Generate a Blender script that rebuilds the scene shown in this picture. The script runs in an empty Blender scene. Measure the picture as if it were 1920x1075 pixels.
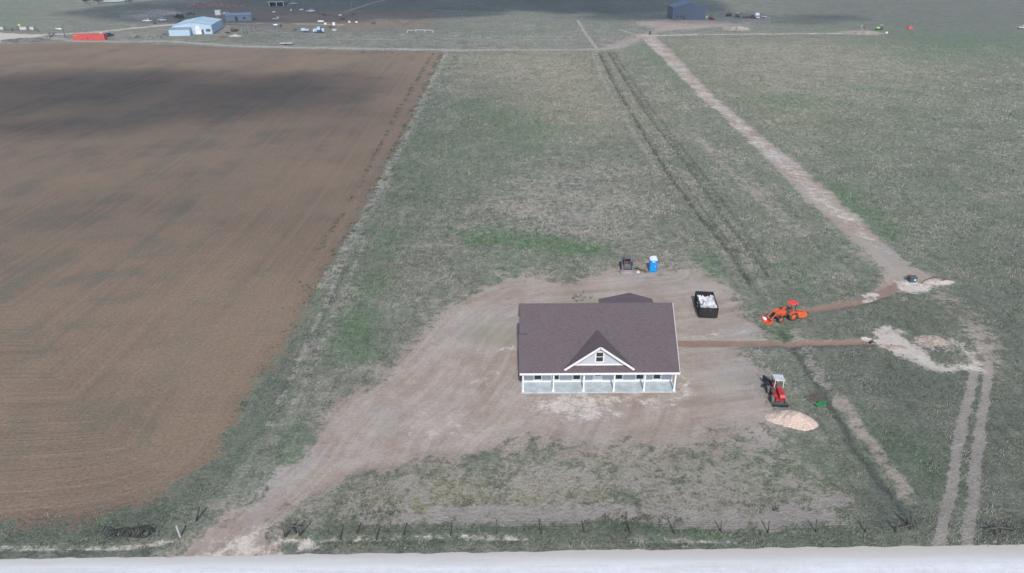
import bpy, math, random
import numpy as np
from mathutils import Vector, Matrix, Euler
random.seed(7); rng = np.random.default_rng(11)
R_ = math.radians
scene = bpy.context.scene
DENOISE = True

# ------------------------------------------------------------------ camera
F_PX, PITCH, ROLL, CAM_H = 1297.0, R_(27.4), R_(0.35), 48.3
cam_d = bpy.data.cameras.new("camera"); cam = bpy.data.objects.new("camera", cam_d)
scene.collection.objects.link(cam); scene.camera = cam
cam_d.sensor_fit = 'HORIZONTAL'; cam_d.angle = 2*math.atan(960/F_PX)
cam_d.clip_start = 0.5; cam_d.clip_end = 20000
cam.matrix_world = Matrix.Translation((0, 0, CAM_H)) @ Matrix.Rotation(R_(90)-PITCH, 4, 'X') @ Matrix.Rotation(-ROLL, 4, 'Z')

# ------------------------------------------------------------------ sky, sun, exposure
SUN_EL, SUN_AZ = R_(45), R_(1.5)           # light comes from behind the camera, a little from the right
world = bpy.data.worlds.new("World"); scene.world = world; world.use_nodes = True
wn = world.node_tree; bg = wn.nodes['Background']
sky = wn.nodes.new('ShaderNodeTexSky'); sky.sky_type = 'NISHITA'; sky.sun_disc = False
sky.sun_elevation = SUN_EL; sky.sun_rotation = math.pi - SUN_AZ
wn.links.new(sky.outputs[0], bg.inputs[0]); bg.inputs[1].default_value = 0.15
sd = bpy.data.lights.new("sun", 'SUN'); sd.energy = 3.4; sd.angle = R_(0.6); sd.color = (1.0, .948, .885)
sun = bpy.data.objects.new("sun", sd); scene.collection.objects.link(sun)
to_sun = Vector((math.sin(SUN_AZ)*math.cos(SUN_EL), -math.cos(SUN_AZ)*math.cos(SUN_EL), math.sin(SUN_EL)))
sun.rotation_euler = to_sun.to_track_quat('Z', 'Y').to_euler()
scene.view_settings.view_transform = 'Standard'; scene.view_settings.look = 'None'
scene.view_settings.gamma = 1; scene.view_settings.use_curve_mapping = False
scene.view_settings.exposure = 0.0
scene.cycles.use_denoising = DENOISE
scene.cycles.max_bounces = 5; scene.cycles.diffuse_bounces = 3; scene.cycles.volume_bounces = 1
scene.cycles.transparent_max_bounces = 48

# ------------------------------------------------------------------ helpers
def at(px, py, z=0.0):
    """a point of the photograph (1920 x 1075) as a place in the world at height z"""
    u, v = px-960, py-537.5
    u, v = u*math.cos(ROLL)-v*math.sin(ROLL), u*math.sin(ROLL)+v*math.cos(ROLL)
    dx = u; dy = F_PX*math.cos(PITCH)-v*math.sin(PITCH); dz = -F_PX*math.sin(PITCH)-v*math.cos(PITCH)
    t = (z-CAM_H)/dz
    return (dx*t, dy*t)

def tag(o, label=None, cat=None, group=None, kind=None):
    if label: o['label'] = label
    if cat: o['category'] = cat
    if group: o['group'] = group
    if kind: o['kind'] = kind
    return o

def thing(name, label, cat, loc=(0, 0, 0), rz=0.0, group=None):
    o = bpy.data.objects.new(name, None); scene.collection.objects.link(o)
    o.empty_display_size = .3
    o.location = (loc[0], loc[1], loc[2] if len(loc) > 2 else 0); o.rotation_euler = (0, 0, rz)
    return tag(o, label, cat, group)

def copy_tree(o, loc=None, rz=None, label=None, parent=None):
    c = o.copy(); scene.collection.objects.link(c)
    if parent is not None: c.parent = parent
    for ch in o.children: copy_tree(ch, parent=c)
    if loc is not None: c.location = (loc[0], loc[1], loc[2] if len(loc) > 2 else 0)
    if rz is not None: c.rotation_euler = (0, 0, rz)
    if label: c['label'] = label
    return c

class MB:
    def __init__(s): s.v = []; s.f = []; s.sm = []
    def add(s, vs, fs, smooth=False):
        n = len(s.v); s.v += [tuple(p) for p in vs]; s.f += [tuple(i+n for i in f) for f in fs]; s.sm += [smooth]*len(fs); return s
    def box(s, c, d, rot=None, taper=None):
        x, y, z = d[0]/2, d[1]/2, d[2]/2; tx, ty = taper or (1, 1)
        vs = [Vector((sx*x*(tx if sz > 0 else 1), sy*y*(ty if sz > 0 else 1), sz*z)) for sz in (-1, 1) for sx, sy in ((-1, -1), (1, -1), (1, 1), (-1, 1))]
        if rot is not None:
            m = Euler(rot).to_matrix(); vs = [m @ v for v in vs]
        c = Vector(c)
        return s.add([v+c for v in vs], [(3, 2, 1, 0), (4, 5, 6, 7), (0, 1, 5, 4), (1, 2, 6, 5), (2, 3, 7, 6), (3, 0, 4, 7)])
    def b2(s, a, b):
        return s.box([(p+q)/2 for p, q in zip(a, b)], [abs(q-p) for p, q in zip(a, b)])
    def cyl(s, a, b, r0, r1=None, n=12, cap=True):
        a, b = Vector(a), Vector(b); r1 = r0 if r1 is None else r1
        q = (b-a).normalized(); u = q.orthogonal().normalized(); w = q.cross(u)
        vs = [];
        for p, r in ((a, r0), (b, r1)):
            for i in range(n):
                t = 2*math.pi*i/n; vs.append(p+(u*math.cos(t)+w*math.sin(t))*r)
        s.add(vs, [(i, (i+1) % n, n+(i+1) % n, n+i) for i in range(n)], True)
        if cap:
            k = len(s.v)-2*n
            s.f.append(tuple(k+i for i in reversed(range(n)))); s.f.append(tuple(k+n+i for i in range(n))); s.sm += [False, False]
        return s
    def bar(s, a, b, w, h=None):
        """rectangular bar from a to b"""
        a, b = Vector(a), Vector(b); h = h or w; q = (b-a).normalized()
        u = q.cross(Vector((0, 0, 1)));
        if u.length < 1e-3: u = Vector((1, 0, 0))
        u.normalize(); t = q.cross(u)
        vs = [p+u*w/2*sx+t*h/2*sy for p in (a, b) for sx, sy in ((-1, -1), (1, -1), (1, 1), (-1, 1))]
        return s.add(vs, [(0, 1, 2, 3), (7, 6, 5, 4), (4, 5, 1, 0), (5, 6, 2, 1), (6, 7, 3, 2), (7, 4, 0, 3)])
    def tube(s, pts, r, n=6):
        for a, b in zip(pts, pts[1:]): s.cyl(a, b, r, n=n)
        return s
    def prism(s, prof, axis, lo, hi):
        """closed 2D profile extruded along an axis ('x' : profile is (y,z); 'y' : (x,z); 'z' : (x,y))"""
        n = len(prof)
        def P(p, t): return (t, p[0], p[1]) if axis == 'x' else ((p[0], t, p[1]) if axis == 'y' else (p[0], p[1], t))
        vs = [P(p, lo) for p in prof]+[P(p, hi) for p in prof]
        return s.add(vs, [tuple(range(n)), tuple(reversed(range(n, 2*n)))]+[(i, n+i, n+(i+1) % n, (i+1) % n) for i in range(n)])
    def quadslab(s, q, th):
        """four corner points of a slab and its thickness (downwards)"""
        vs = list(q)+[(p[0], p[1], p[2]-th) for p in q]
        return s.add(vs, [(0, 1, 2, 3), (7, 6, 5, 4), (0, 4, 5, 1), (1, 5, 6, 2), (2, 6, 7, 3), (3, 7, 4, 0)])
    def build(s, name, m, parent=None, bevel=0.0):
        me = bpy.data.meshes.new(name); me.from_pydata(s.v, [], s.f); me.validate()
        me.polygons.foreach_set('use_smooth', s.sm[:len(me.polygons)])
        import bmesh
        b = bmesh.new(); b.from_mesh(me); bmesh.ops.recalc_face_normals(b, faces=b.faces); b.to_mesh(me); b.free()
        if m: me.materials.append(m)
        o = bpy.data.objects.new(name, me); scene.collection.objects.link(o)
        if parent: o.parent = parent
        if bevel:
            md = o.modifiers.new('bevel', 'BEVEL'); md.width = bevel; md.segments = 2; md.limit_method = 'ANGLE'; md.angle_limit = R_(40)
        return o

# ---- shader helper
class NG:
    def __init__(s, name):
        s.m = bpy.data.materials.new(name); s.m.use_nodes = True; s.t = s.m.node_tree; s.p = s.t.nodes['Principled BSDF']
    def n(s, typ, ins=None, **kw):
        nd = s.t.nodes.new(typ)
        for k, v in kw.items(): setattr(nd, k, v)
        for k, v in (ins or {}).items(): s.set(nd.inputs[k], v)
        return nd
    def set(s, sock, v):
        if isinstance(v, bpy.types.NodeSocket): s.t.links.new(v, sock)
        elif isinstance(v, bpy.types.Node): s.t.links.new(v.outputs[0], sock)
        else: sock.default_value = v
    def math(s, op, a, b=0.0, c=0.0, clamp=False):
        nd = s.n('ShaderNodeMath', {0: a, 1: b, 2: c}, operation=op); nd.use_clamp = clamp; return nd.outputs[0]
    def mix(s, f, a, b, blend='MIX'):
        nd = s.n('ShaderNodeMix', data_type='RGBA', blend_type=blend)
        s.set(nd.inputs[0], f); s.set(nd.inputs[6], rgb(a)); s.set(nd.inputs[7], rgb(b)); return nd.outputs[2]
    def noise(s, vec, scale, detail=3, rough=.55, dist=0.0):
        nd = s.n('ShaderNodeTexNoise', {'Vector': vec, 'Scale': scale, 'Detail': detail, 'Roughness': rough, 'Distortion': dist}); return nd.outputs[0]
    def ramp(s, f, lo, hi):
        nd = s.n('ShaderNodeMapRange', {0: f, 1: lo, 2: hi}, interpolation_type='SMOOTHSTEP'); return nd.outputs[0]
def rgb(c): return (*c, 1) if isinstance(c, tuple) and len(c) == 3 else c

MATS = {}
def mat(name, col, rough=.6, var=.12, scale=3.0, metal=0.0, bump=0.0, dirt=None, coat=0.0, spec=None):
    """a surface with its own slight colour variation, optional soil film, optional bump"""
    g = NG(name); tc = g.n('ShaderNodeTexCoord').outputs['Object']
    nz = g.noise(tc, scale, 5, .6)
    f = g.ramp(nz, .3, .7)
    lo = tuple(c*(1-var) for c in col); hi = tuple(min(1, c*(1+var)) for c in col)
    c = g.mix(f, lo, hi)
    if dirt:
        d = g.ramp(g.noise(tc, scale*.45, 4, .65), .48, .72)
        c = g.mix(g.math('MULTIPLY', d, dirt[1]), c, dirt[0])
    g.set(g.p.inputs['Base Color'], c); g.p.inputs['Roughness'].default_value = rough; g.p.inputs['Metallic'].default_value = metal
    if coat: g.p.inputs['Coat Weight'].default_value = coat
    if spec is not None: g.p.inputs['Specular IOR Level'].default_value = spec
    if bump:
        b = g.n('ShaderNodeBump', {'Height': g.noise(tc, scale*6, 4), 'Strength': .6, 'Distance': bump}); g.set(g.p.inputs['Normal'], b)
    MATS[name] = g.m; return g.m

# ------------------------------------------------------------------ numpy noise and shape masks
def _h(i, j, s):
    n = (i*374761393+j*668265263+s*1442695041) & 0xffffffff
    n = ((n ^ (n >> 13))*1274126177) & 0xffffffff
    return ((n ^ (n >> 16)) & 0xffff)/65535.0
def vnoise(x, y, s=0):
    xi = np.floor(x).astype(np.int64); yi = np.floor(y).astype(np.int64); fx = x-xi; fy = y-yi
    fx = fx*fx*(3-2*fx); fy = fy*fy*(3-2*fy)
    a = _h(xi, yi, s); b = _h(xi+1, yi, s); c = _h(xi, yi+1, s); d = _h(xi+1, yi+1, s)
    return (a*(1-fx)+b*fx)*(1-fy)+(c*(1-fx)+d*fx)*fy
def fbm(x, y, s=0, o=4):
    r = 0; w = .5; t = 0
    for k in range(o): r = r+w*vnoise(x*2**k, y*2**k, s+k*17); t += w; w *= .5
    return r/t
def seg_dist(x, y, P, closed):
    d = np.full(x.shape, 1e9)
    n = len(P)
    for i in range(n if closed else n-1):
        ax, ay = P[i]; bx, by = P[(i+1) % n]; ex, ey = bx-ax, by-ay
        t = np.clip(((x-ax)*ex+(y-ay)*ey)/(ex*ex+ey*ey+1e-9), 0, 1)
        d = np.minimum(d, (x-ax-t*ex)**2+(y-ay-t*ey)**2)
    return np.sqrt(d)
def inside(x, y, P):
    r = np.zeros(x.shape, bool); n = len(P)
    for i in range(n):
        ax, ay = P[i]; bx, by = P[(i+1) % n]
        if ay == by: continue
        c = ((ay > y) != (by > y)) & (x < (bx-ax)*(y-ay)/(by-ay)+ax); r ^= c
    return r

# classes: plow dirt pale brown | green yellow dark tan
CL = dict(plow=0, dirt=1, pale=2, brown=3, green=4, yellow=5, dark=6, tan=7)
FIELD = [(-420, 84), (0, 84), (160, 79), (300, 84), (460, 91), (700, 95), (832, 98), (800, 165), (762, 240), (715, 335), (672, 415),
         (640, 467), (600, 530), (560, 594), (510, 674), (470, 738), (440, 805), (415, 850), (380, 885), (330, 920), (260, 950), (190, 972), (100, 986), (0, 995), (-200, 1004), (-700, 1004)]
SH = [  # (kind, class, value, softness or width in metres, points)
 ('P', 'plow', 1, 2.0, FIELD),
 # general tone of the land
 ('L', 'tan', .55, .7, [(668, 440), (610, 570), (560, 680), (500, 800)]), ('L', 'tan', .5, .6, [(690, 440), (635, 570), (585, 690), (530, 800)]), ('L', 'dark', .6, .5, [(650, 500), (590, 620), (520, 760)]),
 ('L', 'tan', .5, .5, [(1260, 170), (1360, 280), (1470, 400), (1540, 480)]), ('L', 'tan', .45, .5, [(1400, 230), (1500, 340), (1600, 440), (1720, 520)]), ('L', 'tan', .5, .8, [(1140, 330), (1200, 400), (1250, 480)]),
 ('P', 'green', .26, 30, [(1380, 130), (1930, 140), (2100, 1000), (1750, 960), (1500, 640), (1400, 330)]),
 ('P', 'green', .30, 15, [(700, 200), (960, 190), (1060, 260), (1000, 420), (740, 440), (620, 560), (560, 560)]),
 ('P', 'green', .35, 30, [(-60, 0), (90, 0), (60, 45), (-60, 50)]),
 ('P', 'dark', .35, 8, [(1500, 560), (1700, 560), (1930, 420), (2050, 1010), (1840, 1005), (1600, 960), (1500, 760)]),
 ('P', 'dark', .45, 25, [(340, -20), (900, -20), (880, 30), (620, 60), (470, 60), (340, 20)]),  # cloud shade over the far yard, painted into the land tone
 ('P', 'tan', .42, 22, [(420, 48), (760, 52), (1160, 55), (1160, 86), (840, 92), (480, 88)]),
 ('P', 'tan', .40, 14, [(870, 100), (1100, 98), (1180, 200), (1240, 260), (1000, 210), (860, 140)]),
 ('P', 'tan', .42, 18, [(1260, 75), (1560, 70), (1800, 130), (1760, 200), (1560, 230), (1330, 170)]),
 ('P', 'tan', .52, 10, [(940, 320), (1130, 300), (1250, 420), (1260, 480), (900, 460), (760, 520), (720, 560), (800, 420)]),
 ('P', 'tan', .30, 8, [(690, 520), (900, 500), (900, 460), (760, 470)]),
 ('P', 'yellow', .42, 4, [(620, 940), (860, 890), (1300, 850), (1560, 860), (1600, 940), (1100, 960), (700, 960)]), ('P', 'green', .5, 3, [(1330, 840), (1560, 830), (1600, 900), (1480, 930), (1340, 900)]), ('P', 'tan', .58, 4, [(600, 930), (800, 880), (1000, 850), (1330, 815), (1480, 810), (1570, 900), (1620, 980), (1300, 985), (500, 985)]),
 ('P', 'green', .14, 4, [(640, 930), (860, 880), (1050, 870), (1350, 850), (1560, 880), (1600, 930), (1000, 900), (700, 950)]),
 # verge left of the drive
 ('P', 'green', .5, 3, [(560, 600), (640, 440), (665, 420), (610, 560), (555, 690), (500, 800), (440, 890), (380, 930), (330, 990), (100, 1015), (-300, 1020), (-300, 1005), (100, 990), (280, 950), (400, 880), (470, 770)]),
 ('P', 'dark', .6, 2.5, [(560, 610), (575, 620), (520, 730), (455, 850), (400, 910), (330, 975), (200, 1008), (-100, 1022), (-400, 1022), (-400, 1008), (-100, 1005), (180, 980), (340, 920), (430, 840), (500, 715)]),
 ('P', 'tan', .4, 3, [(640, 520), (690, 500), (700, 560), (620, 640), (560, 760), (520, 800), (540, 720), (600, 600)]),
 # yard and drive
 ('P', 'dirt', 1, 2.2, [(330, 1046), (400, 990), (455, 945), (500, 905), (560, 850), (600, 795), (650, 745), (715, 705), (755, 668), (785, 630), (815, 592),
   (860, 562), (905, 543), (960, 527), (1010, 520), (1060, 525), (1100, 513), (1165, 503), (1240, 505), (1290, 498), (1340, 520), (1385, 550), (1410, 590), (1450, 612),
   (1430, 640), (1400, 665), (1430, 700), (1445, 760), (1500, 800), (1400, 800), (1330, 812), (1260, 828), (1180, 832), (1080, 842), (950, 852), (860, 868), (780, 882),
   (700, 900), (640, 928), (580, 960), (530, 1000), (500, 1030), (490, 1046)]),
 ('P', 'dirt', .62, 3, [(1150, 470), (1260, 480), (1310, 540), (1450, 600), (1430, 640), (1290, 560), (1130, 520)]),
 ('P', 'dirt', .62, 4, [(700, 880), (1000, 830), (1250, 700), (1430, 690), (1470, 760), (1520, 850), (1400, 872), (1200, 866), (1050, 880), (800, 905)]),
 ('P', 'dirt', .5, 2, [(700, 558), (800, 555), (880, 552), (905, 560), (800, 570), (715, 575)]),
 ('P', 'dirt', .45, 2, [(900, 540), (940, 480), (990, 478), (960, 520)]),
 ('P', 'green', .55, 3, [(925, 500), (950, 470), (1010, 480), (985, 530), (930, 545)]),
 ('P', 'green', .35, 5, [(1000, 480), (1130, 470), (1160, 490), (1080, 510), (990, 520)]),
 ('P', 'green', .75, 1.5, [(1050, 562), (1120, 558), (1120, 572), (1050, 572)]),
 ('L', 'green', .5, 3.0, [(900, 625), (960, 640)]),
 ('P', 'brown', .3, 3, [(905, 590), (972, 585), (972, 640), (900, 645)]),
 ('P', 'pale', .55, 1.0, [(930, 652), (974, 643), (974, 662), (930, 662)]),
 ('P', 'pale', .34, 2.5, [(850, 700), (970, 680), (975, 740), (940, 760), (850, 740)]),
 ('P', 'pale', .60, 1.6, [(985, 742), (1270, 738), (1285, 700), (1300, 745), (1260, 760), (1160, 770), (1150, 795), (1060, 790), (1000, 768)]),
 ('P', 'pale', .33, 4, [(800, 760), (900, 770), (940, 790), (860, 810), (600, 880), (420, 1000), (560, 900), (700, 820)]),
 ('P', 'pale', .5, 3, [(360, 1040), (420, 995), (480, 965), (520, 985), (500, 1040)]),
 ('L', 'yellow', .6, 3.0, [(800, 935), (850, 925), (900, 930)]),
 ('L', 'yellow', .55, 3.0, [(1000, 940), (1060, 945), (1100, 930)]),
 ('L', 'yellow', .5, 2.4, [(1290, 730), (1310, 715)]),
 ('L', 'yellow', .5, 3.0, [(1340, 890), (1400, 880)]),
 ('L', 'tan', .85, 1.6, [(820, 965), (1000, 968), (1150, 962), (1370, 972)]),
 ('L', 'tan', .8, 1.2, [(690, 972), (780, 972)]),
 ('L', 'tan', .85, 2.0, [(1430, 970), (1500, 965), (1540, 960)]),
 ('P', 'tan', .95, .8, [(1500, 925), (1540, 930), (1595, 925), (1600, 945), (1575, 955), (1540, 950)]),
 ('L', 'tan', .6, 1.6, [(1400, 880), (1460, 860)]),
 ('P', 'green', .5, 1.2, [(560, 985), (1000, 985), (1300, 980), (1640, 985), (1700, 1010), (1500, 1016), (1200, 1018), (900, 1020), (560, 1015)]),
 ('P', 'dark', .45, 1.0, [(520, 985), (900, 990), (1700, 985), (1720, 1016), (1000, 1020), (520, 1025)]),
 ('L', 'pale', .52, .5, [(0, 1026), (120, 1030), (250, 1024), (320, 1016)]),
 ('L', 'pale', .5, .45, [(520, 1016), (640, 1012), (800, 1008), (950, 1009), (990, 1014)]),
 ('P', 'pale', .9, .5, [(565, 1014), (590, 1008), (600, 1030), (560, 1034)]),
 ('L', 'pale', .5, .4, [(1190, 1016), (1280, 1014), (1380, 1015)]),
 ('L', 'tan', .5, 1.6, [(836, 100), (768, 240), (722, 335), (680, 415), (648, 470), (608, 535)]), ('P', 'plow', .5, 3, [(600, 530), (640, 500), (600, 620), (545, 700), (500, 780), (470, 840), (420, 880), (440, 805), (510, 674)]),
 # bright green patches
 ('P', 'green', 1, 1.6, [(855, 428), (940, 424), (1000, 438), (1070, 447), (1140, 460), (1125, 478), (1040, 474), (950, 462), (870, 460)]),
 ('L', 'green', .5, 3, [(730, 435), (722, 480)]), ('L', 'green', .5, 3.6, [(700, 520), (694, 545)]),
 ('L', 'green', .62, 4, [(672, 590), (655, 660)]), ('L', 'green', .5, 1.6, [(560, 800), (548, 860)]),
 ('L', 'green', .65, 2.4, [(1322, 480), (1335, 520)]), ('P', 'green', .95, 1.2, [(1440, 612), (1480, 610), (1490, 636), (1430, 638)]),
 ('L', 'green', .42, 3.2, [(1480, 500), (1510, 540)]),
 ('P', 'green', .62, 8, [(1205, 80), (1235, 95), (1275, 130), (1290, 165), (1255, 150), (1215, 110)]),
 ('P', 'green', .75, 40, [(1640, 60), (1960, 66), (1960, 90), (1760, 108)]),
 ('L', 'green', .5, 14, [(1470, 188), (1540, 190)]), ('L', 'green', .55, 10, [(1590, 165), (1670, 168)]),
 ('L', 'green', .45, 12, [(880, 200), (1000, 250)]), ('L', 'green', .4, 8, [(790, 270), (840, 290)]),
 ('L', 'green', .65, 8, [(900, 65), (1010, 60)]), ('L', 'green', .6, 10, [(830, 15), (930, 20)]),
 ('P', 'green', .85, 4, [(1640, 800), (1720, 820), (1790, 880), (1760, 925), (1700, 890), (1640, 850)]),
 ('L', 'green', .7, 3, [(1640, 400), (1600, 395)]), ('L', 'green', .6, 4, [(1660, 440), (1560, 350)]),
 ('L', 'green', .8, .8, [(1100, 975), (1150, 978), (1210, 985), (1240, 1003)]),
 ('L', 'green', .8, 1.0, [(1280, 990), (1340, 1000)]),
 ('P', 'dirt', .56, 6, [(330, 1046), (400, 975), (470, 900), (540, 830), (580, 770), (640, 715), (700, 680), (740, 640), (770, 590), (840, 550), (900, 530), (1010, 500), (1150, 480), (1300, 480), (1400, 560), (1470, 620), (1460, 690), (1500, 800), (1560, 850), (1400, 880), (1200, 890), (900, 900), (700, 930), (500, 1046)]),
 ('P', 'tan', .45, 3, [(540, 1000), (620, 945), (760, 905), (1000, 880), (1300, 870), (1560, 880), (1640, 980), (1300, 975), (540, 985)]),
 ('P', 'dirt', .95, 1.2, [(280, 1060), (330, 1030), (380, 1000), (430, 965), (520, 990), (545, 1062)]), ('P', 'tan', .7, 1.2, [(285, 1045), (340, 1018), (400, 985), (420, 1045)]),
 ('P', 'pale', .8, 2.0, [(330, 1050), (400, 1015), (470, 1000), (520, 1020), (540, 1050)]),
 ('P', 'pale', .3, 3, [(420, 1010), (540, 925), (640, 860), (700, 860), (600, 930), (500, 1010)]),
 ('P', 'pale', .40, 3, [(720, 800), (860, 790), (940, 800), (900, 830), (740, 850)]),
 ('P', 'yellow', .45, 20, [(880, 100), (1110, 98), (1200, 230), (1020, 230)]), ('P', 'yellow', .4, 25, [(1260, 75), (1600, 70), (1800, 140), (1500, 240), (1330, 160)]),
 ('P', 'dark', .4, 40, [(1400, -60), (2300, -60), (2300, 60), (1700, 62), (1400, 20)]), ('P', 'dark', .5, 30, [(900, -30), (1250, -30), (1250, 42), (1080, 36), (900, 10)]), ('P', 'dark', .5, 20, [(330, 30), (860, 30), (860, 75), (470, 72)]), ('P', 'dark', .5, 10, [(470, 62), (840, 55), (840, 70), (470, 76)]),  # top band and far yard: more cloud shade laid into the ground colour
 ('P', 'brown', .52, 20, [(330, 5), (620, 14), (860, 20), (860, 60), (600, 66), (470, 55), (340, 40)]), ('P', 'plow', .55, 14, [(350, 12), (430, -5), (520, 8), (470, 22), (400, 26)]),  # brown yard soil, deepened to paint in the cloud shade over it
 ('P', 'tan', .5, 8, [(190, 24), (330, 12), (330, 40), (240, 40)]),
 # long pink earth track
 ('P', 'dirt', 1, 1.0, [(1200, 70), (1245, 112), (1290, 160), (1340, 205), (1400, 262), (1465, 330), (1525, 390), (1580, 435), (1620, 475), (1660, 515), (1620, 560), (1700, 548),
   (1780, 530), (1720, 505), (1680, 478), (1640, 440), (1600, 402), (1560, 366), (1500, 314), (1430, 255), (1370, 206), (1320, 158), (1275, 112), (1228, 66)]),
 ('P', 'pale', .43, 1.2, [(1202, 74), (1292, 165), (1342, 210), (1462, 325), (1585, 432), (1690, 500), (1602, 405), (1502, 317), (1372, 208), (1274, 113), (1226, 70)]),
 ('L', 'dirt', .5, 2.2, [(1300, 250), (1400, 350), (1500, 440)]), ('P', 'dirt', .5, 5, [(1520, 510), (1640, 500), (1660, 540), (1560, 560), (1520, 540)]),
 ('P', 'dirt', .5, 6, [(1790, 560), (1870, 620), (1900, 690), (1830, 720), (1790, 640)]),
 ('P', 'dirt', .9, 6, [(1160, 92), (1200, 78), (1240, 60), (1350, 52), (1400, 46), (1330, 38), (1230, 36), (1180, 44), (1230, 54), (1170, 74), (1120, 88)]),
 ('P', 'tan', .5, 12, [(1330, 30), (1480, 30), (1470, 50), (1330, 56)]),
 ('L', 'pale', .6, 3.5, [(1200, 68), (1300, 65), (1450, 64), (1600, 63), (1640, 65)]),
 ('P', 'dirt', .8, 8, [(1585, 63), (1615, 54), (1650, 64), (1640, 66)]),
 # far tracks
 ('P', 'pale', 1, 2.5, [(-300, 62), (0, 61), (60, 65), (85, 67), (50, 73), (0, 80), (-300, 110)]),
 ('L', 'pale', .62, 5.0, [(60, 66), (130, 64), (190, 60), (250, 53), (330, 46)]),
 ('L', 'pale', .45, 5.0, [(425, 44), (520, 44), (640, 47)]),
 ('L', 'tan', .75, 4.0, [(95, 70), (150, 78), (320, 78), (450, 87), (640, 91), (830, 94), (1000, 94), (1125, 93), (1170, 86)]),
 ('L', 'pale', .5, 1.4, [(320, 78), (450, 87), (640, 91), (830, 94), (1000, 94), (1125, 93)]),
 ('P', 'dirt', .45, 12, [(150, 66), (320, 58), (320, 76), (150, 76)]),
 ('P', 'dirt', .55, 6, [(400, 52), (440, 46), (460, 60), (410, 66)]),
 ('P', 'brown', .5, 16, [(20, 45), (90, 50), (130, -10), (70, -10)]),
 ('L', 'tan', .8, 1.2, [(1083, 38), (1100, 66), (1120, 92)]),
 ('L', 'tan', .6, 2.0, [(1160, 55), (1200, 68)]),
 ('L', 'tan', .8, 2, [(640, 25), (690, 8), (740, -5)]), 
 # double rut and ditch on the right
 ('L', 'dark', .85, .45, [(1124, 100), (1155, 165), (1200, 240), (1256, 330), (1308, 400), (1366, 470), (1405, 530)]),
 ('L', 'dark', .9, .55, [(1465, 622), (1500, 675), (1560, 765), (1600, 840), (1645, 895), (1700, 965)]),
 ('L', 'dark', .8, .4, [(1140, 98), (1205, 205), (1290, 312), (1350, 400), (1440, 520)]),
 ('L', 'tan', .42, .7, [(1132, 99), (1180, 205), (1272, 322), (1330, 400), (1390, 480), (1450, 570)]),
 ('L', 'dark', .6, .35, [(1131, 99), (1178, 205), (1270, 322), (1325, 400), (1385, 480)]), ('L', 'dark', .6, .35, [(1150, 98), (1222, 205), (1312, 318), (1370, 400), (1455, 515)]),
 ('L', 'tan', .5, 1.2, [(1110, 100), (1138, 165), (1185, 245), (1240, 330)]),
 ('L', 'tan', .5, 1.3, [(1490, 620), (1530, 700), (1580, 760)]),
 ('L', 'dirt', .62, 1.2, [(1580, 760), (1620, 820), (1660, 870), (1690, 910), (1700, 935)]),
 ('P', 'dark', .6, 1.6, [(1600, 930), (1650, 900), (1740, 980), (1720, 1005), (1640, 1000)]),
 # two wheel ruts bottom right
 ('L', 'tan', 1, .62, [(1832, 680), (1812, 760), (1797, 830), (1787, 900), (1772, 960), (1758, 1022)]),
 ('L', 'tan', 1, .62, [(1856, 680), (1845, 760), (1832, 850), (1822, 940), (1812, 1022)]),
 ('P', 'tan', .30, 1.5, [(1800, 680), (1890, 680), (1860, 850), (1840, 1020), (1740, 1020), (1770, 850)]),
 ('L', 'dirt', .5, 3, [(1600, 470), (1780, 560), (1850, 640), (1845, 700)]),
 ('P', 'dark', .85, .8, [(1830, 978), (1930, 972), (1960, 1016), (1826, 1020)]),
 # trenches and spoil
 ('L', 'brown', 1, .95, [(1276, 646), (1400, 645), (1520, 644), (1635, 642)]),
 ('P', 'pale', .45, 1.5, [(1278, 630), (1330, 620), (1400, 615), (1395, 630), (1330, 636), (1280, 640)]),
 ('L', 'brown', .9, 1.1, [(1500, 585), (1555, 577), (1610, 567), (1650, 552), (1690, 535)]),
 ('L', 'pale', .7, .8, [(1620, 556), (1640, 554)]), ('L', 'pale', .6, .8, [(1620, 566), (1640, 562)]),
 ('P', 'pale', .85, 1.2, [(1640, 612), (1665, 610), (1700, 632), (1730, 655), (1760, 680), (1845, 684), (1850, 694), (1760, 700), (1715, 690), (1680, 670), (1655, 650), (1640, 640)]),
 ('P', 'pale', .6, 2.5, [(1700, 630), (1780, 625), (1830, 650), (1820, 670), (1740, 660)]),
 ('P', 'pale', .75, .8, [(1680, 528), (1700, 533), (1750, 528), (1790, 535), (1760, 540), (1720, 550), (1690, 545)]),
 ('P', 'brown', .6, .8, [(1640, 645), (1680, 650), (1700, 660), (1660, 662)]),
 ('L', 'pale', .8, .6, [(1622, 636), (1650, 644)]),
 ('P', 'pale', .5, .8, [(760, 463), (850, 458), (855, 462), (800, 467)]),
 ('P', 'brown', .55, 3, [(1440, 780), (1530, 790), (1540, 820), (1450, 815)]),
]
WSH = []
for k, c, v, w, pts in SH:
    P = [at(*p) for p in pts]
    xs = [p[0] for p in P]; ys = [p[1] for p in P]; m = w*2.5+3
    WSH.append((k, CL[c], v, w, P, (min(xs)-m, max(xs)+m, min(ys)-m, max(ys)+m)))
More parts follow.
